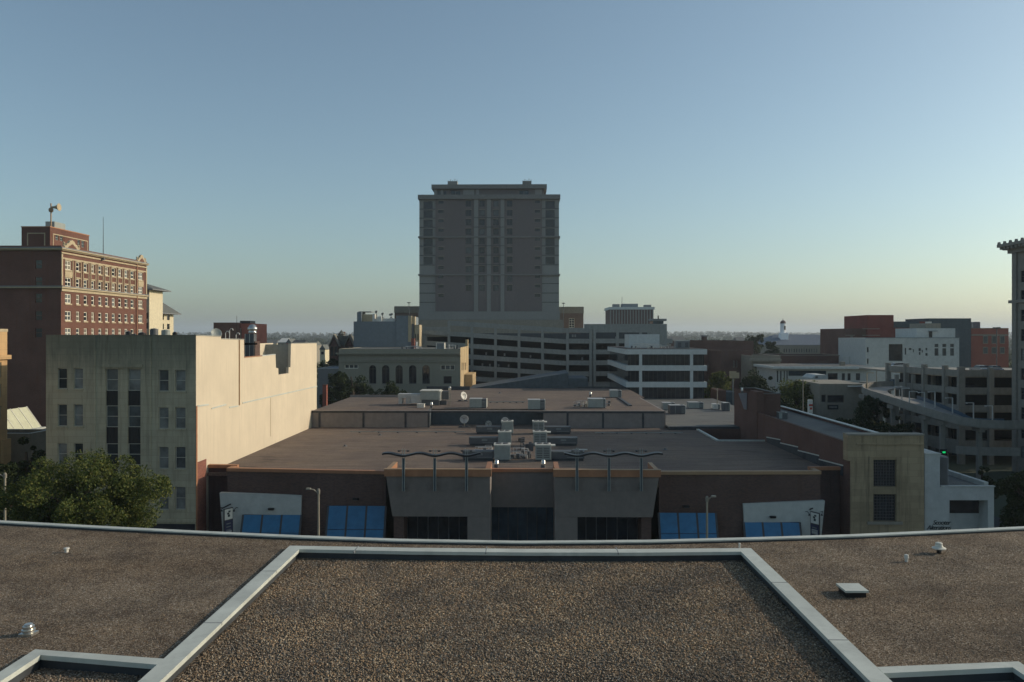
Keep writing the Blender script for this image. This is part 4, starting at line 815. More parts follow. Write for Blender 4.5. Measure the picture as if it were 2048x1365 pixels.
def whitebuilding():
    Y = 78.3; x0 = XY(1845, Y); x1 = XY(1988, Y); xm = XY(1880, Y)
    r = T('white_shop', 'white stucco shop with stepped front, deep dark opening and script lettering', 'building', ((x0+x1)/2, Y, 0))
    zt = onY(1862, 909, Y)[2]; zl = onY(1930, 974, Y)[2]; h = rS(1902, 1975, 1001, 1034, Y)
    h2 = rS(1899, 1976, 1000, 1075, Y)
    m = MB(); wall(m, 'S', Y, x0+.2, xm, 0, zt); wall(m, 'S', Y, xm, x1, 0, zl, [(h2[0], h2[1], 0, h[3])], 1.6); wall(m, 'E', x1, Y, Y+10, 0, zl)
    wall(m, 'E', xm, Y, Y+7, zl-.2, zt); wall(m, 'W', x0+.2, Y, Y+7, 0, zt); wall(m, 'N', Y+7, x0+.2, xm, 0, zt); m.quad((x0+.2, Y, zt), (xm, Y, zt), (xm, Y+7, zt), (x0+.2, Y+7, zt))
    a, b = h2[0], h2[1]; m.quad((a, Y+1.6, 0), (b, Y+1.6, 0), (b, Y+1.6, h[2]), (a, Y+1.6, h[2])); m.build('wall', 'white_wall', r)
    B('recess_window', 'g_dark', r, (h[0]-.1, h[1]+.1, Y+1.55, Y+1.7, h[2], h[3]))
    B('coping', 'white_paint', r, (x0+.15, xm+.08, Y-.08, Y+7, zt+.002, zt+.1)); B('coping', 'white_paint', r, (xm+.08, x1+.08, Y-.08, Y+.3, zl+.002, zl+.1))
    B('roof', 'roof_gray', r, (xm+.01, x1-.02, Y+.31, Y+10, zl-.4, zl-.1)); B('side_coping', 'white_paint', r, (x1-.6, x1-.2, Y+.6, Y+9.8, zl-.099, zl+.35))
    a, b, c, d = rS(1881, 1897, 914, 974, Y+.6); l = MB()
    for k in range(26): z = c+(d-c)*k/26; l.prism([(a, Y+.55), (b, Y+.55), (b, Y+.75), (a, Y+.75)], [z, z, z+.06, z+.06], [z+.03, z+.03, z+.09, z+.09])
    l.build('louvre', 'graywall', r); B('louvre_box', 'frame_dark', r, (a, b, Y+.76, Y+3, c-.1, d))
    for s_, px, py, sz, sh in (('Scooter', 1865, 1049.5, .62, .3), ('Alterations', 1853, 1059.5, .62, .3)):
        cu = bpy.data.curves.new('lettering', 'FONT'); cu.body = s_; cu.size = sz; cu.shear = sh; cu.extrude = .02; cu.space_character = .85; o = bpy.data.objects.new('tmp', cu); COL.objects.link(o)
        bpy.context.view_layer.update(); me = bpy.data.meshes.new_from_object(o.evaluated_get(bpy.context.evaluated_depsgraph_get())); bpy.data.objects.remove(o); bpy.data.curves.remove(cu)
        me.materials.clear(); me.materials.append(M['ink']); o = bpy.data.objects.new('lettering', me); COL.objects.link(o); o.parent = r; x, _, z = onY(px, py, Y); L = r.location; o.location = (x-L[0], Y-.03-L[1], z-L[2]); o.rotation_euler = (pi/2, 0, 0)
whitebuilding()

# ------------------------------------------------------------------ tall shaded tower (right edge)
def righttower():
    X = 80.2; y0, y1 = 74.0, 133.0; zt = onX(2010, 492, X)[2]; zt0 = zt
    hs = []
    for k in range(14):
        yc = y1-3-k*4.2
        for j in range(11):
            z = 2.5+j*3.15
            if yc-1 > y0 and z+1.9 < zt-2.4: hs.append((yc-.75, yc+.75, z, z+1.9))
    hs = [h for h in hs if h[0] > 113 or (h[2] > 0 and h[0] > 96 and False)]
    r = building('corner_tower', 'tall shaded stone tower with toothed cornice at the right edge of the view', X, X+34, y0, y1, zt-.4, 'shade_tower', {'W': hs}, cap=None, wk=dict(fm='frame_dark', rows=2))
    c = MB(); c.box(X-1.6, X+35.4, y0-1.6, y1+1.6, zt-.395, zt+.1); c.box(X-1.0, X+34.8, y0-1, y1+1, zt-.9, zt-.4); c.box(X-.5, X+34.5, y0-.5, y1+.5, zt-1.5, zt-.901); c.build('cornice', 'shade_tower', r)
    a = MB()
    for k in range(38): y = y1+1.2-k*1.55; a.extr([(y-.3, zt+.101), (y+.3, zt+.101), (y+.12, zt+.5), (y-.12, zt+.5)], 'y', X-1.6, X-1.3)
    for k in range(60): y = y1+.8-k*1.0; a.box(X-1.45, X-1.02, y-.25, y+.25, zt-.8, zt-.397)
    each(a, 'cornice_tooth', 'shade_tower', r)
    z = onX(2010, 608, X)[2]; B('belt_course', 'shade_tower', r, (X-.45, X+34.4, y0-.4, y1+.4, z, z+.5)); p = MB()
    for k in range(15): y = y1-.9-k*4.2; p.box(X-.3, X-.001, y-.55, y+.55, 0, zt-1.501)
    each(p, 'pilaster', 'shade_tower', r)
righttower()

# ------------------------------------------------------------------ red hotel (left)
def hotel():
    X = XY(122, 157.); y0 = 157.; y1 = YX(293, X); zt = onX(122, 494, X)[2]; zc = onX(122, 499, X)[2]; zb = onX(124, 578, X)[2]
    pz = lambda py: onX(136, py, X)[2]
    cz = [(555, 608), (650, 680), (715, 745), (780, 805), (840, 868), (898, 925), (955, 982), (1010, 1036), (1063, 1090), (1115, 1142), (1180, 1218)]
    cols = [sorted((YX(a/4.265, X), YX(b/4.265, X))) for a, b in cz]
    rows = [(pz(380+z1/4.265), pz(380+z0/4.265)) for z0, z1 in ((605, 683), (750, 825), (888, 970), (1035, 1116), (1180, 1260))]
    pitch = rows[2][0]-rows[3][0]; 
    E_ = [(c[0], c[1], z0, z1) for c in cols for z0, z1 in rows]
    xw = X-62; S_ = []
    for k in (0, 2, 3, 5): 
        for z0, z1 in rows[:5]: u = X-4.5-k*7.2; S_.append((u-.7, u+.7, z0, z1))
    r = building('red_hotel', 'tall red brick hotel with cream trim, sunlit window side and dark shaded front', xw, X, y0, y1, zt, 'hotel_brick', {'E': E_, 'S': S_}, roof='roof_dark', cap='hotel_brick', caph=.25, wins=False)
    for i, h in enumerate(E_): window(r, 'E', X, h, .18, 'frame_white', random.choice(['g_warm', 'g_blind', 'g_mid', 'g_dark']), .17, 2, 2 if i < 5 or i >= len(E_)-5 else 1)
    for h in S_: window(r, 'S', y0, h, .2, 'hotel_brick', 'g_dark', .1, 2)
    t = MB()
    def band(pya, pyb, out, mt=None, s=True):
        z1_, z0_ = onX(122, pya, X)[2], onX(122, pyb, X)[2]
        gbox(t, 'E', X, y0, y1, z0_, z1_, .001, out); 
        if s: gbox(t, 'S', y0, xw, X+out, z0_, z1_, .001, out)
    band(497, 499, .7); band(499.3, 501, .4); band(504, 507, .18, s=False); band(514.5, 517.5, .12, s=False); band(574, 576.5, .55); band(577, 582.5, .2, s=False)
    t.build('cornice', 'limestone', r); t = MB()
    band(494.5, 496.5, .55); band(572, 573.8, .6); t.build('cornice_top', 'graywall', r)
    # pilaster trims between top two rows and corner quoins
    t = MB(); zA, zB = onX(128, 519, X)[2], onX(128, 571, X)[2]
    for i in range(10):
        a, b = cols[i][1], cols[i+1][0]; c = (a+b)/2; w_ = (b-a)*.26
        for u in (c-w_, c+w_): t.box(X+.001, X+.12, u-.09, u+.09, zB, zA)
    for i, c in enumerate(cols):
        m_ = (rows[1][1]+rows[0][0])/2
        if i in (0, 10): t.box(X+.001, X+.14, c[0]-.2, c[1]+.2, m_-.5, m_+.45)
        for k, (z0, z1) in enumerate(rows):
            t.box(X+.001, X+.12, c[0]-.14, c[1]+.14, z0-.28, z0-.003)
            if k < 2: t.box(X+.001, X+.1, c[0]-.14, c[1]+.14, z1+.003, z1+.3)
    for u in (y0+.25, y1-.25): t.box(X+.001, X+.14, u-.22, u+.22, zB, zA+1)
    each(t, 'window_trim', 'limestone', r)
    # ornamental gables
    def gab(yc, w_, sgn):
        z = zt-.0; P = [(-1, -.15), (-1, .35), (-.8, .42), (-.7, .9), (-.45, 1.0), (-.32, 1.45), (0, 1.75), (.32, 1.45), (.45, 1.0), (.7, .9), (.8, .42), (1, .35), (1, -.15)]
        MB().extr([(yc+a*w_, z+b) for a, b in P], 'y', X-.3, X+.16).build('ornamental_gable', 'limestone', r)
        MB().extr([(yc+a*w_*.55, z+.12+b*.45) for a, b in P], 'y', X+.165, X+.22).build('gable_panel', 'hotel_brick', r)
        q = MB()
        for s_ in (-1, 1): q.lathe(X-.05, yc+s_*w_, [(.3, z+.2), (.3, z+.5), (.12, z+.6), (.26, z+.85), (.03, z+1.2)], 10)
        each(q, 'urn', 'limestone', r)
    gab((cols[0][0]+cols[0][1])/2+1.2, 2.6, 1); gab(y1-2.6, 2.0, 1)
    d = MB(); c = (cols[9][1]+cols[10][0])/2; d.tube([(X+.25, c, 3), (X+.25, c, zt-.5)], .12); d.build('downpipe', 'rust_cap', r)
    # penthouse
    Xp = X-7.0; ya = YX(100, Xp); yb = YX(178, Xp); z1 = onX(100, 455, Xp)[2]; xl = XY(43, ya); z0 = zt-1
    E2 = [sorted((YX(a, Xp), YX(b, Xp)))+[onX(120, 482, Xp)[2], onX(120, 471.5, Xp)[2]] for a, b in ((111, 117), (120, 126))]+[sorted((YX(a, Xp), YX(b, Xp)))+[onX(160, 494, Xp)[2], onX(160, 481, Xp)[2]] for a, b in ((155, 160), (163, 168.5))]
    m = MB(); wall(m, 'S', ya, xl, Xp, z0, z1); wall(m, 'E', Xp, ya, yb, z0, z1, E2); wall(m, 'W', xl, ya, yb, z0, z1); wall(m, 'N', yb, xl, Xp, z0, z1); m.quad((xl, ya, z1), (Xp, ya, z1), (Xp, yb, z1), (xl, yb, z1)); p = m.build('penthouse', 'hotel_brick', r)
    B('coping', 'rust_cap', p, (xl-.1, Xp+.1, ya-.1, yb+.1, z1+.002, z1+.22)); q = MB()
    def fr(face, pl_, a, b, zl):
        for u0, u1, v0, v1 in ((a, b, z1-1.35, z1-1.15), (a, a+.2, zl, z1-1.352), (b-.2, b, zl, z1-1.352)): gbox(q, face, pl_, u0, u1, v0, v1, .001, .07)
    fr('S', ya, xl+1.2, Xp-1.0, z0+1); fr('E', Xp, ya+1.0, yb-.6, z0+1); q.build('trim_frame', 'limestone', p)
    for h in E2: window(r, 'E', Xp, h, .18, 'hvac', 'g_mid', .1, 2)
    B('roof_plant', 'hvac', r, (XY(102, 170), XY(120, 170), 168, 172, z1+.23, onY(110, 446, 170)[2])); 
    # siren on its pole
    x, _, zt2 = onY(102, 413, 166); t = T('warning_siren', 'pale horn siren on a pole above the hotel penthouse', 'siren', (x, 166, z1)); MB().tube([(x, 166, z1+.2), (x, 166, zt2+.6)], .14).build('pole', 'tan_cap', t)
    s = 166/FPX; z = onY(102, 416, 166)[2]; MB().lathe(x, 166, [(.3, z-.9), (.45, z-.7), (.45, z-.2), (.2, z)], 12).build('motor', 'tan_cap', t)
    m = MB(); m.tube([(x, 166, z+.1), (x+.7, 166, z+.1), (x+1.3, 166, z+.1), (x+1.75, 166, z+.12)], [.18, .25, .45, .8], 14); m.build('horn', 'limestone', t)
    x, _, zt2 = onY(206.5, 434, 172); t = T('mast_antenna', 'tall thin whip antenna on the red hotel roof', 'antenna', (x, 172, zt)); MB().tube([(x, 172, zt-.8), (x, 172, zt2)], [.09, .04], 6).build('mast', 'hvac_dk', t); MB().box(x-.3, x+.3, 171.7, 172.3, zt-1.2, zt-.79).build('base', 'hvac_dk', t)
hotel()
def creamblock():
    Y = 232.
    def hip(m, x0, x1, y0, y1, z0, z1, inset):
        a = min(inset, (y1-y0)/2-.1); n = len(m.v); m.v += [(x0, y0, z0), (x1, y0, z0), (x1, y1, z0), (x0, y1, z0), (x0+a, y0+a, z1), (x1-a, y0+a, z1), (x1-a, y1-a, z1), (x0+a, y1-a, z1)]
        m.f += [(n, n+1, n+5, n+4), (n+1, n+2, n+6, n+5), (n+2, n+3, n+7, n+6), (n+3, n, n+4, n+7), (n+4, n+5, n+6, n+7), (n+3, n+2, n+1, n)]
    x1 = XY(349, Y); xe = XY(302, Y); X0 = XY(262, Y)
    hs = []
    # visible long side faces the sun
    r = T('cream_apartments', 'cream apartment block with grey hipped roof behind the red hotel', 'building', (x1, Y, 0))
    X = x1; ya = Y; ztop = onY(330, 628, Y)[2]
    # east-facing facade running from px 302 (near) to 349 (far)
    Xe = XY(302, 222.); yn = 222.; yf = YX(347, Xe); ztop = onX(347, 629, Xe)[2]
    cols = [(318.5-8.5, 323.5-9), (309.5, 315), (322, 328), (334, 339.5)]
    H1 = [(*sorted((YX(a, Xe), YX(b, Xe))), onX(330, d, Xe)[2], onX(330, c, Xe)[2]) for a, b in ((309.5, 315), (322, 328), (334, 339.5)) for c, d in ((629.5+0, 640.5), (648, 659), (667, 678))]
    H1 = [(a, b, c, d) for a, b, c, d in H1]
    m = MB(); ztop2 = onX(330, 627, Xe)[2]
    wall(m, 'S', yn, Xe-14, Xe, 0, ztop2, [], .25); wall(m, 'E', Xe, yn, yf, 0, ztop2, H1, .25); wall(m, 'N', yf, Xe-14, Xe, 0, ztop2); m.build('wall', 'cream_stucco', r)
    for h in H1: window(r, 'E', Xe, h, .2, 'frame_dark', 'g_dark', .1, 2)
    m = MB(); hip(m, Xe-15, Xe+1.6, yn-1.5, yf+1.5, ztop2+.01, onY(303, 592, 224)[2], 5.5); m.build('roof', 'slate', r); B('eave', 'graywall', r, (Xe-15.1, Xe+1.7, yn-1.6, yf+1.6, ztop2-.25, ztop2+.005))
    xt = XY(302, 214.); zt = onY(300, 579, 214)[2]; hs = [rS(a, b, c, d, 213) for a, b in ((291.5, 296), (300, 301.8)) for c, d in ((626, 638), (646, 658))]
    m = MB(); wall(m, 'S', 213., xt-9, xt, 0, zt, [h for h in hs]); wall(m, 'E', xt, 213., 221, 0, zt); wall(m, 'N', 221, xt-9, xt, 0, zt); m.build('tower_wall', 'cream_stucco', r)
    for h in hs[:2]: window(r, 'S', 213., h, .2, 'frame_dark', 'g_dark', .1, 2)
    m = MB(); hip(m, xt-10, xt+1.6, 211.5, 222.5, zt+.01, zt+1.9, 5); m.build('tower_roof', 'slate', r); B('tower_eave', 'graywall', r, (xt-10.1, xt+1.7, 211.4, 222.6, zt-.25, zt+.005))
creamblock()
# tan tower slice at the left edge
def tanslice():
    X = -55.3; y1 = YX(14.5, X); zt = onX(12, 664, X)[2]; hs = []
    for py0, py1 in ((725, 755), (768, 795), (812, 838)): hs.append((y1-1.9, y1-.95, onX(3, py1, X)[2], onX(3, py0, X)[2]))
    r = building('tan_corner_building', 'sunlit tan terracotta building edge at the far left', X-14, X, 66, y1, zt, 'tan_lit', {'E': hs}, cap='limestone', caph=.3)
    z = onX(12, 715, X)[2]; B('cornice', 'tan_lit', r, (X+.001, X+.3, 66, y1+.25, z-.2, z+.25)); z = onX(12, 878, X)[2]; B('corner_pier', 'tan_lit', r, (X+.001, X+.28, y1-1.0, y1+.2, 3, z))
tanslice()
def glazedshed():
    r = T('pitched_roof_shed', 'low building with a steep pale ribbed roof catching the sun, left of the cream office', 'building', (-69, 100, 0))
    m = MB(); ridge, eave = (-69.2, H-10), (-67.2, H-12.8); 
    m.extr([(eave[0], eave[1]), (ridge[0], ridge[1]), (-71.2, H-12.8)], 'x', 92, 110); m.build('ribbed_roof', 'polycarb', r)
    B('roof_rib', 'signwhite', r, *[(0, 0, 0, 0, 0, 0)][:0]); q = MB()
    for k in range(11): y = 92+k*1.8; q.extr([(eave[0]+.06, eave[1]), (ridge[0]+.02, ridge[1]+.08), (ridge[0]-.1, ridge[1]), (eave[0]-.1, eave[1])], 'x', y-.05, y+.05)
    each(q, 'roof_rib', 'signwhite', r); B('wall', 'graywall', r, (-71.1, -67.3, 92.1, 109.9, 0, H-12.81)); B('gutter', 'flashing', r, (-67.35, -66.6, 92, 110.2, H-13.0, H-12.79))
    b = building('flat_canopy_building', 'small flat roofed block with sunlit tan side and dark front near the pitched roof', -66.0, -54.9, 88, 91.9, H-11, 'stone_mid', {}, roof='roof_dark', rdrop=.3, cap='flashing', caph=.06, t=.2)
glazedshed()

# ------------------------------------------------------------------ central tower
def tower():
    Y = 270.; f = 4.016; ox, oy = 820, 340
    PX = lambda z: XY(ox+z/f, Y); PZ = lambda z: onY(978, oy+z/f, Y)[2]
    x0, x1 = PX(75), PX(1197); zt = PZ(215)
    r = T('hotel_tower', 'tall brown and grey slab tower standing above the car park in the centre', 'tower', ((x0+x1)/2, Y, 0))
    yb = Y+24
    rows = [250, 322, 397, 470, 548, 620, 697]; big = []
    for a, b in ((108, 182), (1088, 1162)):
        for z in rows: big.append((PX(a), PX(b), PZ(z+62), PZ(z+2)))
    sm = []
    for i in range(11):
        z = 248+i*75
        for a, b in ((228, 270), (1003, 1045)): sm.append((PX(a), PX(b), PZ(z+24), PZ(z)))
    mid = []
    for i in range(10):
        z = 245+i*75.2 if i else 245
        for a, b in ((448, 493), (557, 600), (669, 712), (778, 822)): mid.append((PX(a), PX(b), PZ(z+52), PZ(z+2)))
    m = MB(); wall(m, 'S', Y, x0, PX(205), PZ(1140), zt, [h for h in big if h[0] < PX(300)], .4); wall(m, 'S', Y, PX(1060), x1, PZ(1140), zt, [h for h in big if h[0] > PX(800)], .4)
    wall(m, 'E', x1, Y, yb, 0, zt); wall(m, 'W', x0, Y, yb, 0, zt); wall(m, 'N', yb, x0, x1, 0, zt); m.quad((x0, Y, zt), (x1, Y, zt), (x1, yb, zt), (x0, yb, zt)); m.build('corner_wall', 'tower_lt', r)
    m = MB(); wall(m, 'S', Y-.3, PX(205), PX(1060), PZ(1140), zt, sm+mid, .3)
    m.quad((PX(205), Y-.3, 20), (PX(205), Y-.3, zt), (PX(205), Y, zt), (PX(205), Y, 20)); m.quad((PX(1060), Y-.3, zt), (PX(1060), Y-.3, 20), (PX(1060), Y, 20), (PX(1060), Y, zt)); m.build('brick_wall', 'tower_brick', r)
    for h in big: window(r, 'S', Y, h, .3, 'frame_dark', 'g_dark', .12, 1, 1)
    for h in sm: window(r, 'S', Y-.3, h, .2, 'frame_dark', 'g_dark', .08, 1, 1, 'tower_edge'); B('lintel', 'stone_mid', r, (h[0]-.25, h[1]+.25, Y-.42, Y-.301, h[3]+.003, h[3]+.22))
    for h in mid: window(r, 'S', Y-.3, h, .2, 'frame_dark', random.choice(['g_mid', 'g_dark', 'g_dark']), .1, 1, 2); B('lintel', 'stone_mid', r, (h[0]-.2, h[1]+.2, Y-.4, Y-.301, h[3]+.003, h[3]+.2))
    m = MB()
    for a, b in ((515, 548), (618, 650), (728, 758)): m.box(PX(a), PX(b), Y-.55, Y-.301, PZ(1140), zt-.2)
    each(m, 'pilaster', 'tower_lt', r); m = MB()
    for z in (535, 838): m.box(x0-.35, x1+.35, Y-.7, Y+24.3, PZ(z+12), PZ(z))
    m.box(x0-.4, x1+.4, Y-1.0, Y+24.4, PZ(238), PZ(203)); each(m, 'belt_course', 'tower_edge', r); m = MB()
    for z in (312, 385, 460, 610, 685, 762, 912, 988, 1062, 1138): 
        for a, b in ((75, 205), (1060, 1197)): m.box(PX(a), PX(b), Y-.1, Y-.001, PZ(z+5), PZ(z))
    for z in (385, 460, 610, 685, 762): m.box(PX(515), PX(758), Y-.62, Y-.56, PZ(z+4), PZ(z))
    each(m, 'panel_joint', 'membrane', r)
    B('base_band', 'tower_lt', r, (x0-.2, x1+.2, Y-1.2, Y+24, PZ(1205), PZ(1139))); B('base', 'stone_mid', r, (PX(30), PX(1230), Y-1.6, Y+30, 0, PZ(1206)))
    a, b = PX(180), PX(1090); zp = PZ(148)
    hp = [(PX(a_), PX(b_), PZ(205), PZ(160)) for a_, b_ in ((215, 243), (264, 290), (322, 402), (875, 955))]
    m = MB(); wall(m, 'S', Y+1.5, a+.6, b-.6, zt, zp, hp, .4); wall(m, 'E', b-.6, Y+1.5, yb-2, zt, zp); wall(m, 'W', a+.6, Y+1.5, yb-2, zt, zp); m.build('crown_wall', 'tower_brick', r)
    for h in hp: window(r, 'S', Y+1.5, h, .3, 'tower_edge', 'g_blue', .12, 1, 2)
    m = MB()
    for p, q in ((425, 512), (530, 552), (1005, 1060), (190, 212), (246, 262)): m.box(PX(p), PX(q), Y+1.35, Y+1.499, PZ(205), PZ(152))
    each(m, 'crown_panel', 'tower_lt', r); B('crown_slab', 'tower_edge', r, (a-.4, b+.4, Y+.6, yb-1, zp+.002, PZ(114)))
    for p, q, mt, lab in ((300, 378, 'tower_lt', 'pale plant box with vents at the left of the tower roof'), (903, 976, 'tower_edge', 'grey plant box with whip aerials at the right of the tower roof')):
        t = T('roof_plant_box', lab, 'plant box', (PX((p+q)/2), Y+6, PZ(114))); z_ = PZ(114); B('body', mt, t, (PX(p), PX(q), Y+1, Y+4, z_+.01, PZ(86)))
        m = MB()
        for k in range(5): x = PX(p+4+(q-p-8)*k/4); m.tube([(x, Y+2, PZ(88)), (x, Y+2, PZ(88-(10, 22, 14, 26, 18)[k]))], .1, 5)
        m.build('aerial', 'tower_edge', t)
    a0 = PX(74); t = T('low_side_roof', 'small flat cap on the left shoulder of the tower', 'roof cap', (a0, Y, zt)); B('slab', 'tower_edge', t, (PX(82), PX(178), Y+.6, Y+10, PZ(203)+.005, PZ(196)))
    # wings behind
    for a, b, c, lab in ((789, 839, 614, 'tan brick wing with a pale top storey left of the tower foot'), (1116, 1167, 615, 'tan brick wing with a tall window right of the tower foot')):
        Yw = 300.; X0, X1 = XY(a, Yw), XY(b, Yw); w_ = building('side_wing', lab, X0, X1, Yw, Yw+25, onY((a+b)/2, c, Yw)[2], 'tan_wing', {'S': [] if a < 900 else [rS(1138, 1149, 637, 656, Yw)]}, cap='stone_mid', caph=.2, group=None, wk=dict(fm='frame_white', rows=4, cols=2, fw=.15))
        A = rS(a, b, c+.2, c+12, Yw); B('top_storey', 'stone_mid', w_, (A[0]-.1, A[1]+.1, Yw-.2, Yw-.01, A[2], A[3]))
tower()

# ------------------------------------------------------------------ middle distance, left to right
building('small_brick_block', 'small dark red brick block with sunlit end and black roof box, beyond the cream office', XY(427, 250), XY(476.5, 250), 250, 266, onY(450, 646.5, 250)[2], 'maroon', {}, cap='brown_brick', caph=.15)
def sb():
    r = [o for o in bpy.data.objects if o.name == 'small_brick_block'][0]; x1 = XY(476.5, 250)
    t = T('brick_annex', 'sunlit brick annex with one tall pale window beside the small brick block', 'building', (x1+3, 251, 0)); a, b, c, d = rS(477.5, 503, 647.5, 700, 251)
    m = MB(); wall(m, 'S', 251., a, b, 0, d, [rS(480, 483, 657, 690, 251)], .3); wall(m, 'E', b, 251., 266., 0, d); wall(m, 'W', a, 251, 266, 0, d); m.quad((a, 251, d), (b, 251, d), (b, 266, d), (a, 266, d)); m.build('wall', 'orange_brick', t)
    window(t, 'S', 251., rS(480, 483, 657, 690, 251), .2, 'frame_white', 'g_warm', .05, 3); A = rS(480, 500, 642, 647.4, 253); B('roof_box', 'black', t, (A[0], A[1], 253, 258, d+.01, A[3]))
    z = onY(470, 646.5, 250)[2]
sb()
def victorian():
    Y = 225.; r = T('victorian_building', 'dark victorian brick building with pointed gable, turret and spire', 'building', (XY(675, Y), Y, 0))
    A = rS(655, 706, 692, 735, Y); B('wall', 'brown_brick', r, (A[0], A[1], Y+2, Y+16, 0, A[3])); z = A[3]
    m = MB(); pk = onY(690, 672, Y+9)[2]; m.extr([(A[0]-.5, z), (A[1]+.5, z), (A[1]-1.5, pk), (A[0]+2, pk)], 'x', Y+2.1, Y+15.9); m.build('roof', 'slate', r)
    for a, b, p, w_ in ((661, 675, 668, 'gable'), (692, 704, 699, 'gable')):
        q = rS(a, b, 692, 712, Y); x = XY(p, Y); m = MB(); m.extr([(q[0], 0), (q[1], 0), (q[1], q[3]), (x, onY(p, 674, Y)[2]), (q[0], q[3])], 'x', Y, Y+2.0); g = m.build('gable', 'maroon', r); B('window', 'g_dark', g, (x-.9, x-.1, Y-.06, Y-.01, q[2], q[3]-.2), (x+.1, x+.9, Y-.06, Y-.01, q[2], q[3]-.2))
        m = MB(); t_ = onY(p, 673, Y)[2]; e = .5
        m.extr([(q[0]-e, q[3]-.3), (q[0]-e, q[3]+.1), (x, t_+.6), (x, t_)], 'x', Y-.3, Y+2.2); m.extr([(x, t_), (x, t_+.6), (q[1]+e, q[3]+.1), (q[1]+e, q[3]-.3)], 'x', Y-.3, Y+2.2); m.build('gable_coping', 'stone_mid', r)
    x = XY(683, Y+6); m = MB(); m.lathe(x, Y+6, [(1.0, z), (1.0, onY(683, 670, Y)[2]), (1.15, onY(683, 669, Y)[2]), (.5, onY(683, 664, Y)[2]), (.05, onY(683, 660, Y)[2])], 8); m.build('turret', 'slate', r)
    q = rS(687, 690, 664, 676, Y+8); B('chimney', 'maroon', r, (q[0], q[1], Y+7.5, Y+8.5, z, q[3]))
    building('blue_roof_shop', 'low building with a blue grey metal roof behind the white wall end', XY(636, 190), XY(700, 190), 190, 205, onY(660, 738, 190)[2], 'graywall', {}, roof='rail', rdrop=.1, cap='hvac_lt', caph=.1)
    a = rS(645, 653, 771, 800, 150); t = T('brick_chimney', 'small orange brick chimney by the corner of the sunlit cream wall', 'chimney', (a[0], 150, 0)); B('shaft', 'orange_brick', t, (a[0], a[1], 150, 150.8, 8, a[3])); B('cap', 'maroon', t, (a[0]-.05, a[1]+.05, 149.95, 150.85, a[3]+.001, a[3]+.12))
victorian()
def greyblock():
    Y = 208.; f = 6.0235; PX = lambda z: XY(620+z/f, Y); PZ = lambda z: onY(760, 580+z/f, Y)[2]
    r = T('grey_block_building', 'windowless slate grey block with sunlit right edge and antennas on top', 'building', (PX(850), Y, 0))
    B('wall', 'grey_block', r, (PX(525), PX(1040), Y, Y+20, 0, PZ(382)), (PX(1040)+.001, PX(1182), Y-.3, Y+20, 0, PZ(312))); B('slot_wall', 'limestone', r, (PX(1184), PX(1222), Y-.25, Y+1, 0, PZ(315)), (PX(1222)+.01, PX(1262), Y+.3, Y+2, 0, PZ(322)))
    B('dark_recess', 'hvac_dk', r, (PX(1224), PX(1252), Y+.02, Y+.29, 0, PZ(410))); b = B('annex_wall', 'limestone', r, (PX(1264), PX(1318), Y+.1, Y+5, 0, PZ(422)))
    B('window', 'g_dark', r, (PX(1268), PX(1277), Y+.02, Y+.09, PZ(610), PZ(530))); B('window', 'g_dark', r, (PX(1296), PX(1306), Y+.02, Y+.09, PZ(610), PZ(530)))
    B('top_block', 'grey_block', r, (PX(537), PX(592), Y+3, Y+9, PZ(383)-.5, PZ(265))); B('top_block', 'limestone', r, (PX(592)+.01, PX(728), Y+4, Y+9, PZ(383)-.5, PZ(292))); B('top_cap', 'graywall', r, (PX(545), PX(700), Y+4.1, Y+8, PZ(264), PZ(255)))
    B('white_ducts', 'dish', r, (PX(770), PX(1010), Y+2, Y+3, PZ(383), PZ(345)), (PX(800), PX(850), Y+1.4, Y+1.95, PZ(383), PZ(320)), (PX(735), PX(765), Y+2, Y+3, PZ(383), PZ(290)))
    for k, (px, h) in enumerate(((755, 245), (833, 270), (938, 278))):
        t = T('rooftop_antenna', ('tallest left antenna cluster on the grey block', 'middle drum antenna on the grey block', 'wide panel antenna on a tripod at the right of the grey block')[k], 'antenna', (PX(px), Y+5, PZ(383)))
        MB().tube([(PX(px), Y+5, PZ(383)-.5), (PX(px), Y+5, PZ(h))], .12).build('mast', 'hvac_dk', t)
        m = MB(); m.box(PX(px-14 if k != 2 else px-22), PX(px-3), Y+4.7, Y+5.3, PZ(h+28), PZ(h+4)); m.box(PX(px+3), PX(px+15 if k != 2 else px+24), Y+4.7, Y+5.3, PZ(h+22), PZ(h)); m.build('panel', 'graywall', t); m = MB(); m.tube([(PX(px-30), Y+5, PZ(350)), (PX(px), Y+5, PZ(325)), (PX(px+30), Y+5, PZ(350))], .08, 5); m.build('brace', 'hvac_dk', t)
    for px, py, Yd, lab in ((818, 607, 255, 'thin light mast rising left of the tower foot'), (1127, 608, 262, 'thin light mast rising right of the tower foot')):
        x, _, z = onY(px, py, Yd); t = T('light_mast', lab, 'mast', (x, Yd, 15)); MB().tube([(x, Yd, 5), (x, Yd, z)], .1, 6).build('pole', 'hvac_dk', t); MB().lathe(x, Yd, [(.1, z), (.6, z+.1), (.6, z+.3), (.1, z+.35)], 10).build('lamp_head', 'hvac_dk', t)
greyblock()
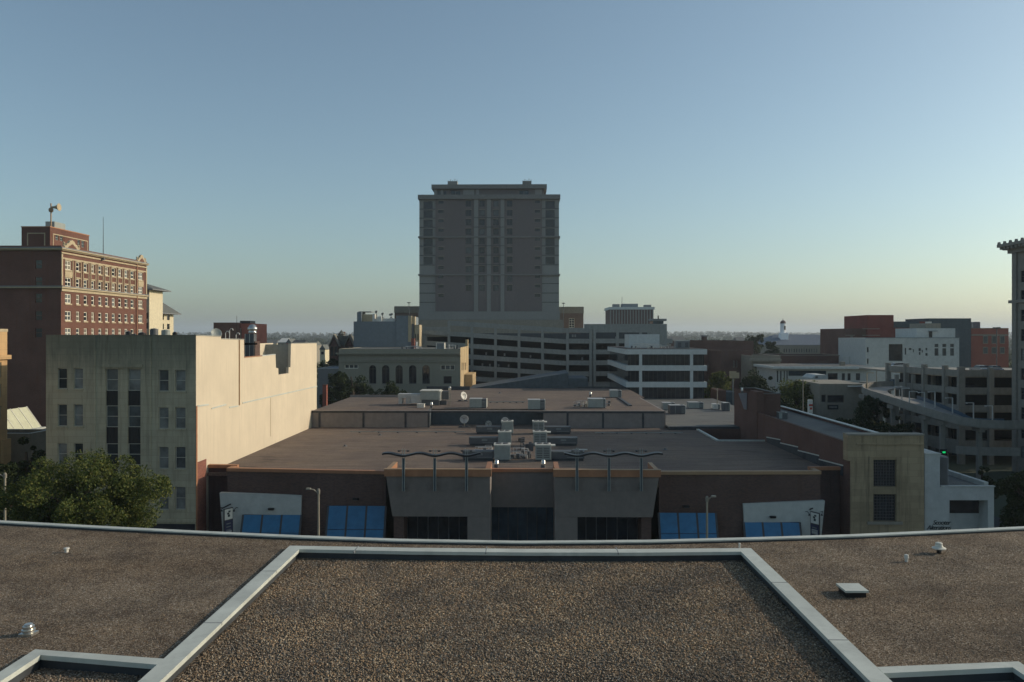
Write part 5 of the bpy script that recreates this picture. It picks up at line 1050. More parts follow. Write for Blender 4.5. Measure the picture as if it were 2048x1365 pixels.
def bank():
    Y = 180.; f = 6.0235; PX = lambda z: XY(620+z/f, Y); PZ = lambda z: onY(800, 580+z/f, Y)[2]
    x0, x1 = PX(345), PX(1812); zt = PZ(712); n = 0
    arches = [(712, 797), (867, 957), (1030, 1117), (1192, 1282), (1352, 1443)]
    r = T('arched_bank', 'shaded cream stone bank with five tall arched windows and sunlit brick side', 'building', ((x0+x1)/2, Y, 0))
    hs = [(PX(a), PX(b), PZ(1132), PZ(955)) for a, b in arches]; h3 = (PX(1572), PX(1745), PZ(968), PZ(905)); h4 = (PX(1608), PX(1706), PZ(1132), PZ(1042)); h5 = (PX(415), PX(580), PZ(950), PZ(900))
    yb = Y+26; m = MB(); X0 = x0; cuts = [x0]+[v for h in hs for v in (h[0], h[1])]+[x1]
    zs_ = PZ(955); zarch = PZ(905)
    wall(m, 'S', Y, x0, x1, 0, zs_, hs+[h3, h4, h5], .5); wall(m, 'S', Y, x0, x1, zarch+.001, zt, [h3], .5)
    m2 = []
    # arch band between springing and crown
    last = x0
    for h in hs:
        c = (h[0]+h[1])/2; R = (h[1]-h[0])/2; R2 = zarch-zs_-.05; wall(m, 'S', Y, last, h[0], zs_, zarch+.001, [h5], .5)
        P = [(c+R*cos(a), zs_+R2*sin(a)) for a in [pi*k/10 for k in range(11)]]
        for k in range(10):
            (a0, b0), (a1, b1) = P[k], P[k+1]; m.quad((a1, Y, b1), (a0, Y, b0), (a0, Y, zarch+.001), (a1, Y, zarch+.001)); m.quad((a0, Y, b0), (a1, Y, b1), (a1, Y+.5, b1), (a0, Y+.5, b0))
        last = h[1]
    wall(m, 'S', Y, last, x1, zs_, zarch+.001, [h3], .5)
    wall(m, 'W', x0, Y, yb, 0, zt); wall(m, 'N', yb, x0, x1, 0, zt); m.build('wall', 'bank', r)
    m = MB(); ye = YX(935.3, x1); wall(m, 'E', x1, Y, yb, 0, zt+.3); m.build('side_wall', 'bank_side', r)
    B('roof', 'roof_gray', r, (x0+.1, x1-.1, Y+.1, yb-.1, zt-.4, zt-.1))
    for h in hs:
        w_ = MB(); gbox(w_, 'S', Y, h[0], h[0]+.12, h[2], zs_+.6, -.44, -.34); gbox(w_, 'S', Y, h[1]-.12, h[1], h[2], zs_+.6, -.44, -.34); c = (h[0]+h[1])/2; gbox(w_, 'S', Y, c-.06, c+.06, h[2], zarch-.1, -.44, -.36); gbox(w_, 'S', Y, h[0]+.121, h[1]-.121, zs_-.06, zs_+.06, -.43, -.35); w_ = w_.build('arched_window', 'frame_dark', r)
        p = MB(); gbox(p, 'S', Y, h[0]-.1, h[1]+.1, h[2]-.1, zarch, -.56, -.46); p.build('pane', 'g_dark', w_); B('sill', 'stone_mid', w_, (h[0]-.1, h[1]+.1, Y-.1, Y-.001, h[2]-.25, h[2]-.002))
    window(r, 'S', Y, h3, .3, 'frame_white', 'g_mid', .14, 1, 3); window(r, 'S', Y, h4, .3, 'frame_dark', 'g_dark', .1, 1, 1); window(r, 'S', Y, h5, .3, 'frame_white', 'g_mid', .14, 1, 3)
    m = MB(); m.box(x0-.5, x1-.02, Y-.7, Y-.001, PZ(775), PZ(757)); m.box(x0-.2, x1-.02, Y-.35, Y-.001, PZ(792), PZ(776)); m.box(PX(350), PX(1800), Y-.2, Y-.001, PZ(872), PZ(862)); m.build('cornice', 'bank', r)
    B('name_panel', 'stone_mid', r, (PX(640), PX(1505), Y-.15, Y-.001, PZ(850), PZ(822))); m = MB()
    for k in range(60): u = x0+(x1-x0)*(k+.5)/60; m.box(u-.1, u+.1, Y-.5, Y-.36, PZ(785), PZ(776.5))
    m.build('dentil_row', 'bank', r); B('corner_chimney', 'bank_side', r, (x1-.6, x1-.001, yb-3, yb-.5, zt-.3, onX(933, 680, x1)[2]))
    for h in ((Y+2, Y+2.8, PZ(960), PZ(900)),): gm_ = MB()
    for k in range(3): gm_.box(x1+.001, x1+.05, Y+15-k*5.5, Y+16-k*5.5, PZ(1000-k*10), PZ(905-k*10))
    each(gm_, 'side_window', 'g_dark', r)
    A = rS(872, 889, 686, 698, Y+5); t = T('roof_frame_unit', 'pale framed box unit on the bank roof', 'condenser unit', (A[0], Y+5, zt-.1)); B('body', 'graywall', t, (A[0]+.2, A[1]-.2, Y+5, Y+7, zt-.1, A[3]-.1)); B('frame', 'trim_lt', t, (A[0], A[0]+.19, Y+4.9, Y+7.1, zt-.1, A[3]), (A[1]-.19, A[1], Y+4.9, Y+7.1, zt-.1, A[3]), (A[0]+.191, A[1]-.191, Y+4.9, Y+7.1, A[3]-.09, A[3]))
    cluster(895, 914, Y+4, zt-.1, 'pipe_cluster', 'small pipes and vents along the bank roof right of the framed unit', 6, 'hvac_lt', 1.2, 4)
    cluster(795, 845, Y+4, zt-.1, 'pipe_cluster', 'low ducts and vents on the bank roof below the grey block', 8, 'hvac_lt', .8, 6)
    A = rS(815, 832, 684, 698, Y+9); t = T('bulkhead', 'dark rooftop bulkhead with small orange chimney on the bank roof', 'roof box', (A[0], Y+9, zt)); B('body', 'grey_block', t, (A[0], A[1], Y+9, Y+12, zt-.1, A[3])); B('chimney', 'orange_brick', t, (A[1]-1, A[1]-.2, Y+8, Y+8.9, zt-.1, A[3]+.8))
    B('annex', 'bank_side', r, (x1+.01, XY(944.5, 190), 191, 204, 0, onY(940, 750, 190)[2]))
bank()
def garage():
    Y = 215.; r = T('parking_garage', 'long grey concrete car park with sloping decks below the central tower', 'parking garage', (XY(1085, Y), Y, 0))
    P = lambda px, py: (XY(px, Y), onY(px, py, Y)[2]); yb = Y+34
    # sloped spandrels: centre-left part px 839..1135 ; (px,y) of top edge of the band under each opening row
    def band(m, px0, y0, px1, y1, h, o0=-.15, o1=.25):
        a, b = P(px0, y0), P(px1, y1); c, d = P(px0, y0+h), P(px1, y1+h); m.extr([(c[0], c[1]), (d[0], d[1]), (b[0], b[1]), (a[0], a[1])], 'x', Y-.15, Y+.25)
    m = MB(); SLP = 6.6/97
    yA = lambda px, base: base+(px-944)*SLP
    for k in range(7): m1 = 666.3+21.7*k; band(m, 839, yA(839, m1), 1136, yA(1136, m1), 9.2)
    for k in range(7): m1 = 677.8+21.8*k; band(m, 1136, m1, 1183, m1+.4, 9.4); band(m, 1187, m1, 1345, m1, 9.2)
    band(m, 895, 641.5, 1136, 657, 9.5); band(m, 1136, 656, 1183, 657, 9.5); each(m, 'deck_spandrel', 'concrete', r)
    B('top_wall', 'concrete', r, (XY(1168, Y), XY(1330, Y), Y-.151, Y+.3, P(1200, 665.4)[1], P(1200, 648.5)[1])); B('stair_wall', 'concrete', r, (XY(839, Y), XY(896, Y), Y+.6, Y+1, P(860, 674)[1], P(860, 654)[1]))
    m = MB()
    for px in (849, 898, 944, 991, 1038, 1085): x = XY(px, Y); m.box(x-.36, x+.36, Y-.32, Y-.16, 0, P(px, yA(px, 652-7) if px > 890 else 671)[1])
    for px in (1135, 1181, 1189, 1235, 1281): x = XY(px, Y); m.box(x-.36, x+.36, Y-.32, Y-.16, 0, P(px, 657)[1])
    each(m, 'column', 'concrete', r)
    m = MB()
    for k in range(7):
        a, b = P(839, yA(839, 675+21.7*k)), P(1136, yA(1136, 675+21.7*k)); m.extr([(a[0], a[1]+.1), (b[0], b[1]+.1), (b[0], b[1]+.45), (a[0], a[1]+.45)], 'x', Y+.26, yb)
        a, b = P(1137, 687+21.8*k), P(1345, 687+21.8*k); m.extr([(a[0], a[1]+.1), (b[0], b[1]+.1), (b[0], b[1]+.45), (a[0], a[1]+.45)], 'x', Y+.26, yb)
    each(m, 'floor_slab', 'concrete', r); B('shade_backing', 'shade_in', r, (XY(839, Y), XY(1170, Y), Y+17, Y+17.3, 0, P(1000, 655)[1]-1.6), (XY(1170, Y)+.01, XY(1350, Y), Y+17, Y+17.3, 0, P(1200, 660)[1])); B('light_gap_infill', 'concrete', r, (XY(1181, Y)+.37, XY(1189, Y)-.37, Y+.3, Y+.5, 0, P(1185, 657)[1]));  # dark wall paints shade behind the openings; infill added against a bright gap
    m = MB()
    for px in (944, 1038, 1135, 1235):
        x = XY(px, Y+9); m.box(x-.25, x+.25, Y+12, Y+12.5, 0, P(px, 670)[1]-.5)
    each(m, 'inner_column', 'concrete', r)
    m = MB()
    for px, py in ((1146, 672), (1151, 672), (865+107, 708), (1009, 710), (1061, 713.5), (964.5, 730), (979.5, 731), (997, 731.5), (1017, 732.5), (1165, 718)): x, z = P(px, py); m.box(x-.22, x+.22, Y+.8, Y+1.0, z-.35, z+.35)
    each(m, 'light_fitting', 'graywall', r)
    for px, py in ((899, 638), (945, 641), (991, 646)): 
        x, _, z = onY(px, py+8, Y+2); 
    A = rS(1306, 1329, 638, 660, Y); q = B('stair_top', 'graywall', r, (A[0]-.3, A[1]+.5, Y-.4, Y+6, A[3]-.6, A[3])); B('glazing', 'g_blue', r, (A[0], A[1]-.3, Y-.2, Y+5.5, P(1317, 648)[1], A[3]-.61)); B('stair_wall', 'concrete', r, (A[0]-.6, A[1]+.6, Y-.25, Y+6, 0, P(1317, 648.4)[1])); B('stair_mast', 'black', r, (XY(1319, Y)-.15, XY(1319, Y)+.15, Y+2, Y+2.3, A[3], A[3]+.9))
garage()
def office():
    Y = 170.; x0 = XY(1252, Y); x1 = XY(1414, Y); X2 = x0; yb = YX(1215, x0)
    r = T('ribbon_window_office', 'white banded office block with dark ribbon windows right of the car park', 'building', ((x0+x1)/2, Y, 0)); z = lambda py: onY(1333, py, Y)[2]
    m = MB(); 
    for a, b in ((699, 709.3), (731.3, 742), (764.3, 775.2)): m.box(x0, x1, Y, yb, z(b), z(a))
    each(m, 'floor_band', 'office_white', r); B('ribbon_window', 'g_dark', r, (x0+.5, x1-.5, Y+.5, yb-.5, 0, z(700)))
    m = MB()
    for px in (1281.5, 1383.5): x = XY(px, Y); m.box(x-.3, x+.3, Y+.05, Y+.49, 0, z(709.4))
    each(m, 'column', 'office_white', r)
    m = MB()
    for px in range(1262, 1410, 9): x = XY(px, Y); m.box(x-.03, x+.03, Y+.46, Y+.499, 4, z(709.4))
    m.build('window_mullion', 'frame_dark', r)
    B('roof', 'roof_dark', r, (x0+.1, x1-.1, Y+.1, yb-.1, z(699)+.005, z(698))); A = rS(1258, 1319, 669, 693, Y+12); B('penthouse', 'office_white', r, (A[0], A[1], Y+12, Y+20, z(698)+.01, A[3]))
    t = T('cooling_unit', 'framed grey cooling unit beside the white penthouse on the banded office', 'cooling unit', (XY(1366, Y+6), Y+6, z(698))); A = rS(1353, 1379, 681, 695, Y+6); B('cabinet', 'graywall', t, (A[0], A[1], Y+6, Y+9, z(698)+.01, A[3]-.2)); B('rail', 'hvac_lt', t, (A[0]-.1, A[1]+.1, Y+5.9, Y+9.1, A[3]-.19, A[3])); B('louvre', 'hvac_dk', t, (A[0]+.3, A[0]+1, Y+5.9, Y+5.99, A[2], A[3]-.5), (A[1]-1, A[1]-.3, Y+5.9, Y+5.99, A[2], A[3]-.5))
    cluster(1262, 1340, Y+7, z(698), 'pipe_cluster', 'white pipe runs on the banded office roof in front of its penthouse', 9, 'dish', 1.1, 12)
office()
# distant offices and civic buildings
def striped():
    Y = 450.; x0, x1 = XY(1218, Y), XY(1309, Y); zt = onY(1260, 618.5, Y)[2]
    r = T('striped_office', 'distant square office with pale vertical fins and white top band', 'building', ((x0+x1)/2, Y, 0)); B('wall', 'maroon', r, (x0+.6, x1-.6, Y, Y+26, 0, zt)); m = MB()
    for k in range(16): u = x0+.9+(x1-x0-1.8)*k/15; m.box(u-.28, u+.28, Y-.5, Y-.01, 8, zt-.5)
    each(m, 'fin', 'tower_lt', r); B('top_band', 'office_white', r, (x0, x1, Y-.8, Y+26.5, zt-.3, zt+1.1)); B('plant_room', 'grey_block', r, (XY(1247, Y), XY(1279, Y), Y+6, Y+14, zt+1.11, zt+3.2)); B('plant_box', 'graywall', r, (XY(1229, Y), XY(1242, Y), Y+6, Y+12, zt+1.11, zt+3.0)); B('plant_box', 'graywall', r, (XY(1293, Y), XY(1306, Y), Y+6, Y+12, zt+1.11, zt+2.6))
    x = XY(1247.5, Y); t = T('mast_antenna', 'thin tall mast on the striped distant office', 'antenna', (x, Y, zt)); MB().tube([(x, Y+8, zt+1), (x, Y+8, onY(1247, 593, Y)[2])], .14, 5).build('mast', 'graywall', t); m = MB(); x = XY(1265, Y); m.tube([(x, Y+8, zt+3), (x, Y+8, onY(1265, 609, Y)[2])], .16, 5); m.build('light_pole', 'black', r)
striped()
def bb(name, label, px0, px1, py, Y, depth, mat, rows=None, cap=None, roof='roof_dark', **k):
    x0, x1 = XY(px0, Y), XY(px1, Y); zt = onY((px0+px1)/2, py, Y)[2]; hs = []
    if rows:
        for (n, a, b, c, d, wf) in rows:
            U0, U1 = XY(a, Y), XY(b, Y); s = (U1-U0)/n; z0, z1 = onY((a+b)/2, d, Y)[2], onY((a+b)/2, c, Y)[2]
            hs += [(U0+s*(i+.5-wf/2), U0+s*(i+.5+wf/2), z0, z1) for i in range(n)]
    return building(name, label, x0, x1, Y, Y+depth, zt, mat, {'S': hs}, roof=roof, cap=cap, **k)
bb('brick_warehouse', 'wide dark red brick warehouse right of the banded office', 1380, 1507, 683, 232, 30, 'maroon', cap='brown_brick')
bb('brick_shop', 'lower plain brick building in front of the dark warehouse', 1441, 1503, 703, 215, 14, 'maroon', [(2, 1465, 1476, 722, 735, .4)], cap='brown_brick')
t = T('brick_chimney', 'stubby brick chimney on the dark warehouse', 'chimney', (XY(1410, 240), 240, 18)); a = rS(1406, 1414, 671, 684, 240); B('shaft', 'maroon', t, (a[0], a[1], 240, 242, 18, a[3]-.4)); B('cap', 'graywall', t, (a[0]-.2, a[1]+.2, 239.8, 242.2, a[3]-.399, a[3]))
r = bb('stone_corner_building', 'tan stone building with heavy cornice half hidden by trees', 1503, 1561, 713, 205, 14, 'stone_mid', [(2, 1508, 1520, 731, 744, .5), (1, 1521, 1529, 732, 742, .7)], cap='stone_mid')
A = rS(1500, 1561, 718, 723, 205); B('cornice', 'stone_mid', r, (A[0]-.4, A[1], 204.2, 204.99, A[2], A[3]))
r = bb('long_brick_building', 'long low plain brick building behind the white modern block', 1558, 1700, 712, 222, 20, 'maroon', cap='stone_mid')
r = bb('civic_building', 'long grey civic building with a row of tall windows', 1553, 1692, 692, 340, 20, 'stone_mid', [(14, 1566, 1636, 698, 705, .45), (8, 1662, 1690, 698, 706, .45)], cap='graywall', wk=dict(fm='frame_dark', rows=1), roof='roof_gray')
def cupola():
    Y = 380.; r = T('cupola_hall', 'hall with slate blue hipped roof and white domed cupola on the skyline', 'building', (XY(1600, Y), Y, 0)); z0 = onY(1600, 690, Y)[2]; z1 = onY(1600, 669.5, Y)[2]
    x0, x1 = XY(1530, Y), XY(1690, Y); B('wall', 'stone_mid', r, (x0, x1, Y, Y+30, 0, z0)); m = MB(); n = 0
    m.v += [(x0-1, Y-1, z0), (x1+1, Y-1, z0), (x1+1, Y+31, z0), (x0-1, Y+31, z0), (x0+9, Y+14, z1), (XY(1657, Y), Y+14, z1)]; m.f += [(0, 1, 5, 4), (1, 2, 5), (2, 3, 4, 5), (3, 0, 4), (3, 2, 1, 0)]; m.build('roof', 'slate_blue', r)
    Yc = Y+8; cx_ = XY(1567, Yc); P = lambda py: onY(1567, py, Yc)[2]; s = Yc/FPX
    c = MB(); c.box(cx_-7.5*s, cx_+7.5*s, Yc-7*s, Yc+7*s, P(690), P(666)); c = c.build('cupola', 'bright_white', r); MB().lathe(cx_-1*s, Yc, [(5.5*s, P(666)), (5.5*s, P(649)), (6.3*s, P(648.5)), (6.3*s, P(647.5))], 8).build('lantern', 'bright_white', c)
    MB().lathe(cx_-1*s, Yc, [(5.8*s, P(647.4)), (5*s, P(644)), (3*s, P(641.8)), (.6*s, P(641)), (.3*s, P(637))], 12).build('dome', 'brown_brick', c); B('belfry_opening', 'g_dark', c, (cx_-.6*s, cx_+2.4*s, Yc-6*s, Yc-5.5*s, P(660), P(652)))
    q = bb('cream_gable_house', 'cream building with sloping roofline left of the red brick complex', 1676, 1698, 668, 330, 14, 'cream_stucco', [(1, 1685, 1692, 676, 683, .6)])
cupola()
def whitelow():
    Y = 190.; r = bb('modern_white_building', 'low modern white building with sunlit canopy edge and dark windows', 1551, 1742, 738, Y, 18, 'white_wall', [(2, 1552, 1565, 742, 765, .45), (2, 1566, 1577, 742, 765, .45), (1, 1655, 1676, 747, 761, .95), (2, 1681, 1704, 747, 761, .55), (1, 1710, 1722, 747, 761, .7)], wk=dict(fm='frame_dark', rows=1))
    A = rS(1543, 1745, 733, 738, Y); B('roof_slab', 'office_white', r, (A[0], A[1], Y-1.2, Y+18, A[2], A[3])); B('roof_membrane', 'roof_gray', r, (A[0]+.5, A[1]-.3, Y-.7, Y+17.5, A[3]+.002, A[3]+.03)); B('dark_band', 'g_blue', r, (XY(1577, Y), XY(1652, Y), Y-.05, Y-.01, onY(1600, 752, Y)[2], onY(1600, 742, Y)[2])); x = XY(1686, Y+3); B('roof_vent', 'stone_mid', r, (x-.5, x+.5, Y+3, Y+4, A[3], A[3]+1))
    a = rS(1698, 1734, 714, 734, 215); t = T('white_roof_cabin', 'white rooftop cabin with dark opening behind the modern white building', 'roof cabin', (a[0], 215, 0)); B('wall', 'white_paint', t, (a[0], a[1], 215, 222, 0, a[3])); B('door', 'hvac_dk', t, (a[0]+1.6, a[0]+2.0, 214.9, 214.99, a[2]+.4, a[3]-1.2)); B('canopy', 'hvac_dk', t, (a[0]+.3, a[0]+1.2, 214.6, 214.98, a[3]-.7, a[3]-.3))
    r = T('grey_shop', 'grey shop building with dark upper window and a small dark sign', 'building', (XY(1665, 150), 150, 0)); Yg = 152.
    hs = [rS(1655, 1688, 791, 806, Yg), rS(1643, 1652, 790, 805, Yg)]; x0, x1 = XY(1640, Yg), XY(1732, Yg); zt = onY(1680, 768, Yg)[2]
    m = MB(); wall(m, 'S', Yg, x0, x1, 0, zt, hs, .4); wall(m, 'W', x0, Yg, Yg+14, 0, zt); wall(m, 'E', x1, Yg, Yg+14, 0, zt); m.quad((x0, Yg, zt), (x1, Yg, zt), (x1, Yg+14, zt), (x0, Yg+14, zt)); m.build('wall', 'stone_mid', r)
    for h in hs: window(r, 'S', Yg, h, .3, 'frame_dark', 'g_dark', .1, 1)
    A = rS(1655, 1676, 810, 819, Yg); q = B('sign_board', 'black', r, (A[0], A[1], Yg-.2, Yg-.01, A[2], A[3])); m = MB()
    for k in range(6): u = A[0]+.3+(A[1]-A[0]-.5)*k/6; m.box(u, u+.16, Yg-.24, Yg-.201, A[2]+.25, A[3]-.25)
    m.build('lettering', 'graywall', q); A = rS(1695, 1732, 772, 774, Yg); B('ledge', 'white_wall', r, (A[0], A[1], Yg-.8, Yg-.01, A[2], A[3]))
    a = rS(1624, 1656, 750, 766, 170); t = T('white_bus_shelter', 'pale rounded box structure in front of the modern white building', 'shelter', (a[0], 170, 0)); m = MB(); m.extr([(a[0], a[2]-3), (a[1], a[2]-3), (a[1], a[3]-.3), (a[1]-.4, a[3]), (a[0]+.9, a[3]), (a[0], a[3]-.7)], 'x', 170, 176); m.build('body', 'white_wall', t); B('opening', 'hvac_dk', t, (a[0]+.7, a[0]+1.2, 169.9, 169.99, a[3]-.7, a[3]-.3))
whitelow()
def redcomplex():
    Y = 235.; f = 6.4; PX = lambda z: XY(1700+z/f, Y); PZ = lambda z: onY(1800, 620+z/f, Y)[2]
    r = T('red_brick_complex', 'large crimson and orange brick complex with taller dark red block', 'building', (PX(600), Y, 0))
    B('low_wall', 'maroon', r, (PX(-58), PX(200), Y, Y+20, 0, PZ(240))); B('tall_block', 'crimson', r, (PX(205), PX(538), Y-1, Y+16, 0, PZ(68))); B('mid_wall', 'crimson', r, (PX(538)+.01, PX(1000), Y, Y+20, 0, PZ(150))); B('dark_top', 'bluewall', r, (PX(541), PX(885), Y-.12, Y-.01, PZ(230), PZ(150)), (PX(541), PX(885), Y-.2, Y-.13, PZ(178), PZ(170)))
    B('grey_block', 'bluewall', r, (PX(1000)+.01, PX(1540), Y-.4, Y+14, 0, PZ(110))); B('orange_wing', 'orange_brick', r, (PX(1548)+.01, PX(2030), Y, Y+20, 0, PZ(235)))
    m = MB()
    for a, b, z in ((-58, 60, 322), (140, 360, 322), (140, 360, 240), (-58, 60, 575), (0, 200, 575)): m.box(PX(a), PX(b), Y-.15 if b < 204 else Y-1.15, Y-.01 if b < 204 else Y-1.01, PZ(z+8), PZ(z))
    m.box(PX(1550), PX(2020), Y-.15, Y-.01, PZ(332), PZ(315)); m.box(PX(1550), PX(2020), Y-.15, Y-.01, PZ(240), PZ(234)); each(m, 'stone_band', 'stone_mid', r)
    for a in (1705, 1815, 1920):
        for z0, z1 in ((335, 430), (480, 560)): h = (PX(a), PX(a+55), PZ(z1), PZ(z0)); q = B('window', 'stone_mid', r, (h[0]-.1, h[1]+.1, Y-.1, Y-.01, h[2]-.1, h[3]+.1)); B('pane', 'g_mid', q, (h[0]+.1, h[1]-.1, Y-.14, Y-.101, h[2]+.1, h[3]-.1))
    for a in (5, 22): q = B('window', 'stone_mid', r, (PX(a), PX(a+13), Y-.1, Y-.01, PZ(405), PZ(335))); B('pane', 'g_mid', q, (PX(a)+.1, PX(a+13)-.1, Y-.14, Y-.101, PZ(400), PZ(340)))
    t = T('roof_screen', 'lattice plant screen on the roof of the orange brick wing', 'screen', (PX(1680), Y+6, PZ(235))); m = MB()
    for k in range(16): u = PX(1550)+(PX(1812)-PX(1550))*k/15; m.box(u-.12, u+.12, Y+6, Y+6.2, PZ(236), PZ(152))
    for k in range(5): m.box(PX(1550), PX(1812), Y+6.21, Y+6.3, PZ(225-k*17), PZ(220-k*17))
    m.build('lattice', 'grey_block', t); B('end_post', 'stone_mid', t, (PX(1762), PX(1812), Y+6.4, Y+7.4, PZ(236), PZ(150)))
    t = T('twin_floodlight', 'pole with two square floodlights above the right car park', 'floodlight', (PX(1880), 215, 10)); x, _, z = onY(1993.6, 655, 215); MB().tube([(x, 215, 10), (x, 215, z)], .12).build('pole', 'hvac_dk', t); B('lamp_head', 'hvac_dk', t, (x-.95, x-.3, 214.7, 215.3, z-.35, z)); B('lamp_head', 'hvac_dk', t, (x+.2, x+.85, 214.7, 215.3, z-.3, z+.05))
    # white building in front
    Y2 = 205.; PX2 = lambda z: XY(1700+z/f, Y2); PZ2 = lambda z: onY(1800, 620+z/f, Y2)[2]; r = T('white_gallery_building', 'white box building with large dark window and small scattered slots', 'building', (PX2(800), Y2, 0))
    hs = [(PX2(497), PX2(675), PZ2(655), PZ2(440)), (PX2(218), PX2(240), PZ2(545), PZ2(480)), (PX2(218), PX2(240), PZ2(692), PZ2(625))]
    for a in (1083, 1183, 1283): hs += [(PX2(a), PX2(a+50), PZ2(478), PZ2(437)), (PX2(a), PX2(a+50), PZ2(588), PZ2(493))]
    for a, b, c, d in ((702, 720, 488, 575), (752, 790, 490, 515), (805, 820, 505, 545), (878, 910, 492, 530), (882, 905, 540, 577), (918, 935, 515, 548), (968, 990, 488, 520), (965, 995, 555, 588)): hs.append((PX2(a), PX2(b), PZ2(d), PZ2(c)))
    x0, x1 = PX2(205), PX2(1398); m = MB(); wall(m, 'S', Y2, x0, x1, 0, PZ2(362), hs, .4); wall(m, 'W', x0, Y2, Y2+18, 0, PZ2(362)); wall(m, 'E', x1, Y2, Y2+18, 0, PZ2(362)); m.quad((x0, Y2, PZ2(362)), (x1, Y2, PZ2(362)), (x1, Y2+18, PZ2(362)), (x0, Y2+18, PZ2(362))); m.build('wall', 'white_wall', r)
    for i, h in enumerate(hs): window(r, 'S', Y2, h, .3, 'frame_dark', 'g_dark' if i < 3 else 'g_mid', .05, 1)
    B('side_block', 'bluewall', r, (x1+.01, PX2(1500), Y2+.5, Y2+18, 0, PZ2(365))); B('upper_block', 'white_wall', r, (PX2(1000), PX2(1510), Y2+6, Y2+18, PZ2(363), PZ2(235))); B('upper_block', 'stone_mid', r, (PX2(1150), PX2(1345), Y2+7, Y2+16, PZ2(235)+.01, PZ2(168))); B('door', 'g_dark', r, (PX2(1162), PX2(1205), Y2+5.9, Y2+5.99, PZ2(355), PZ2(275))); B('canopy', 'grey_block', r, (PX2(1150), PX2(1255), Y2+5, Y2+5.99, PZ2(275), PZ2(266)))
    B('roof_edge', 'grey_block', r, (x0-.1, x1+.1, Y2-.1, Y2+.3, PZ2(362)+.002, PZ2(355))); B('vent_cap', 'dish', r, (PX2(1190), PX2(1250), Y2+8, Y2+9, PZ2(167), PZ2(145)))
redcomplex()

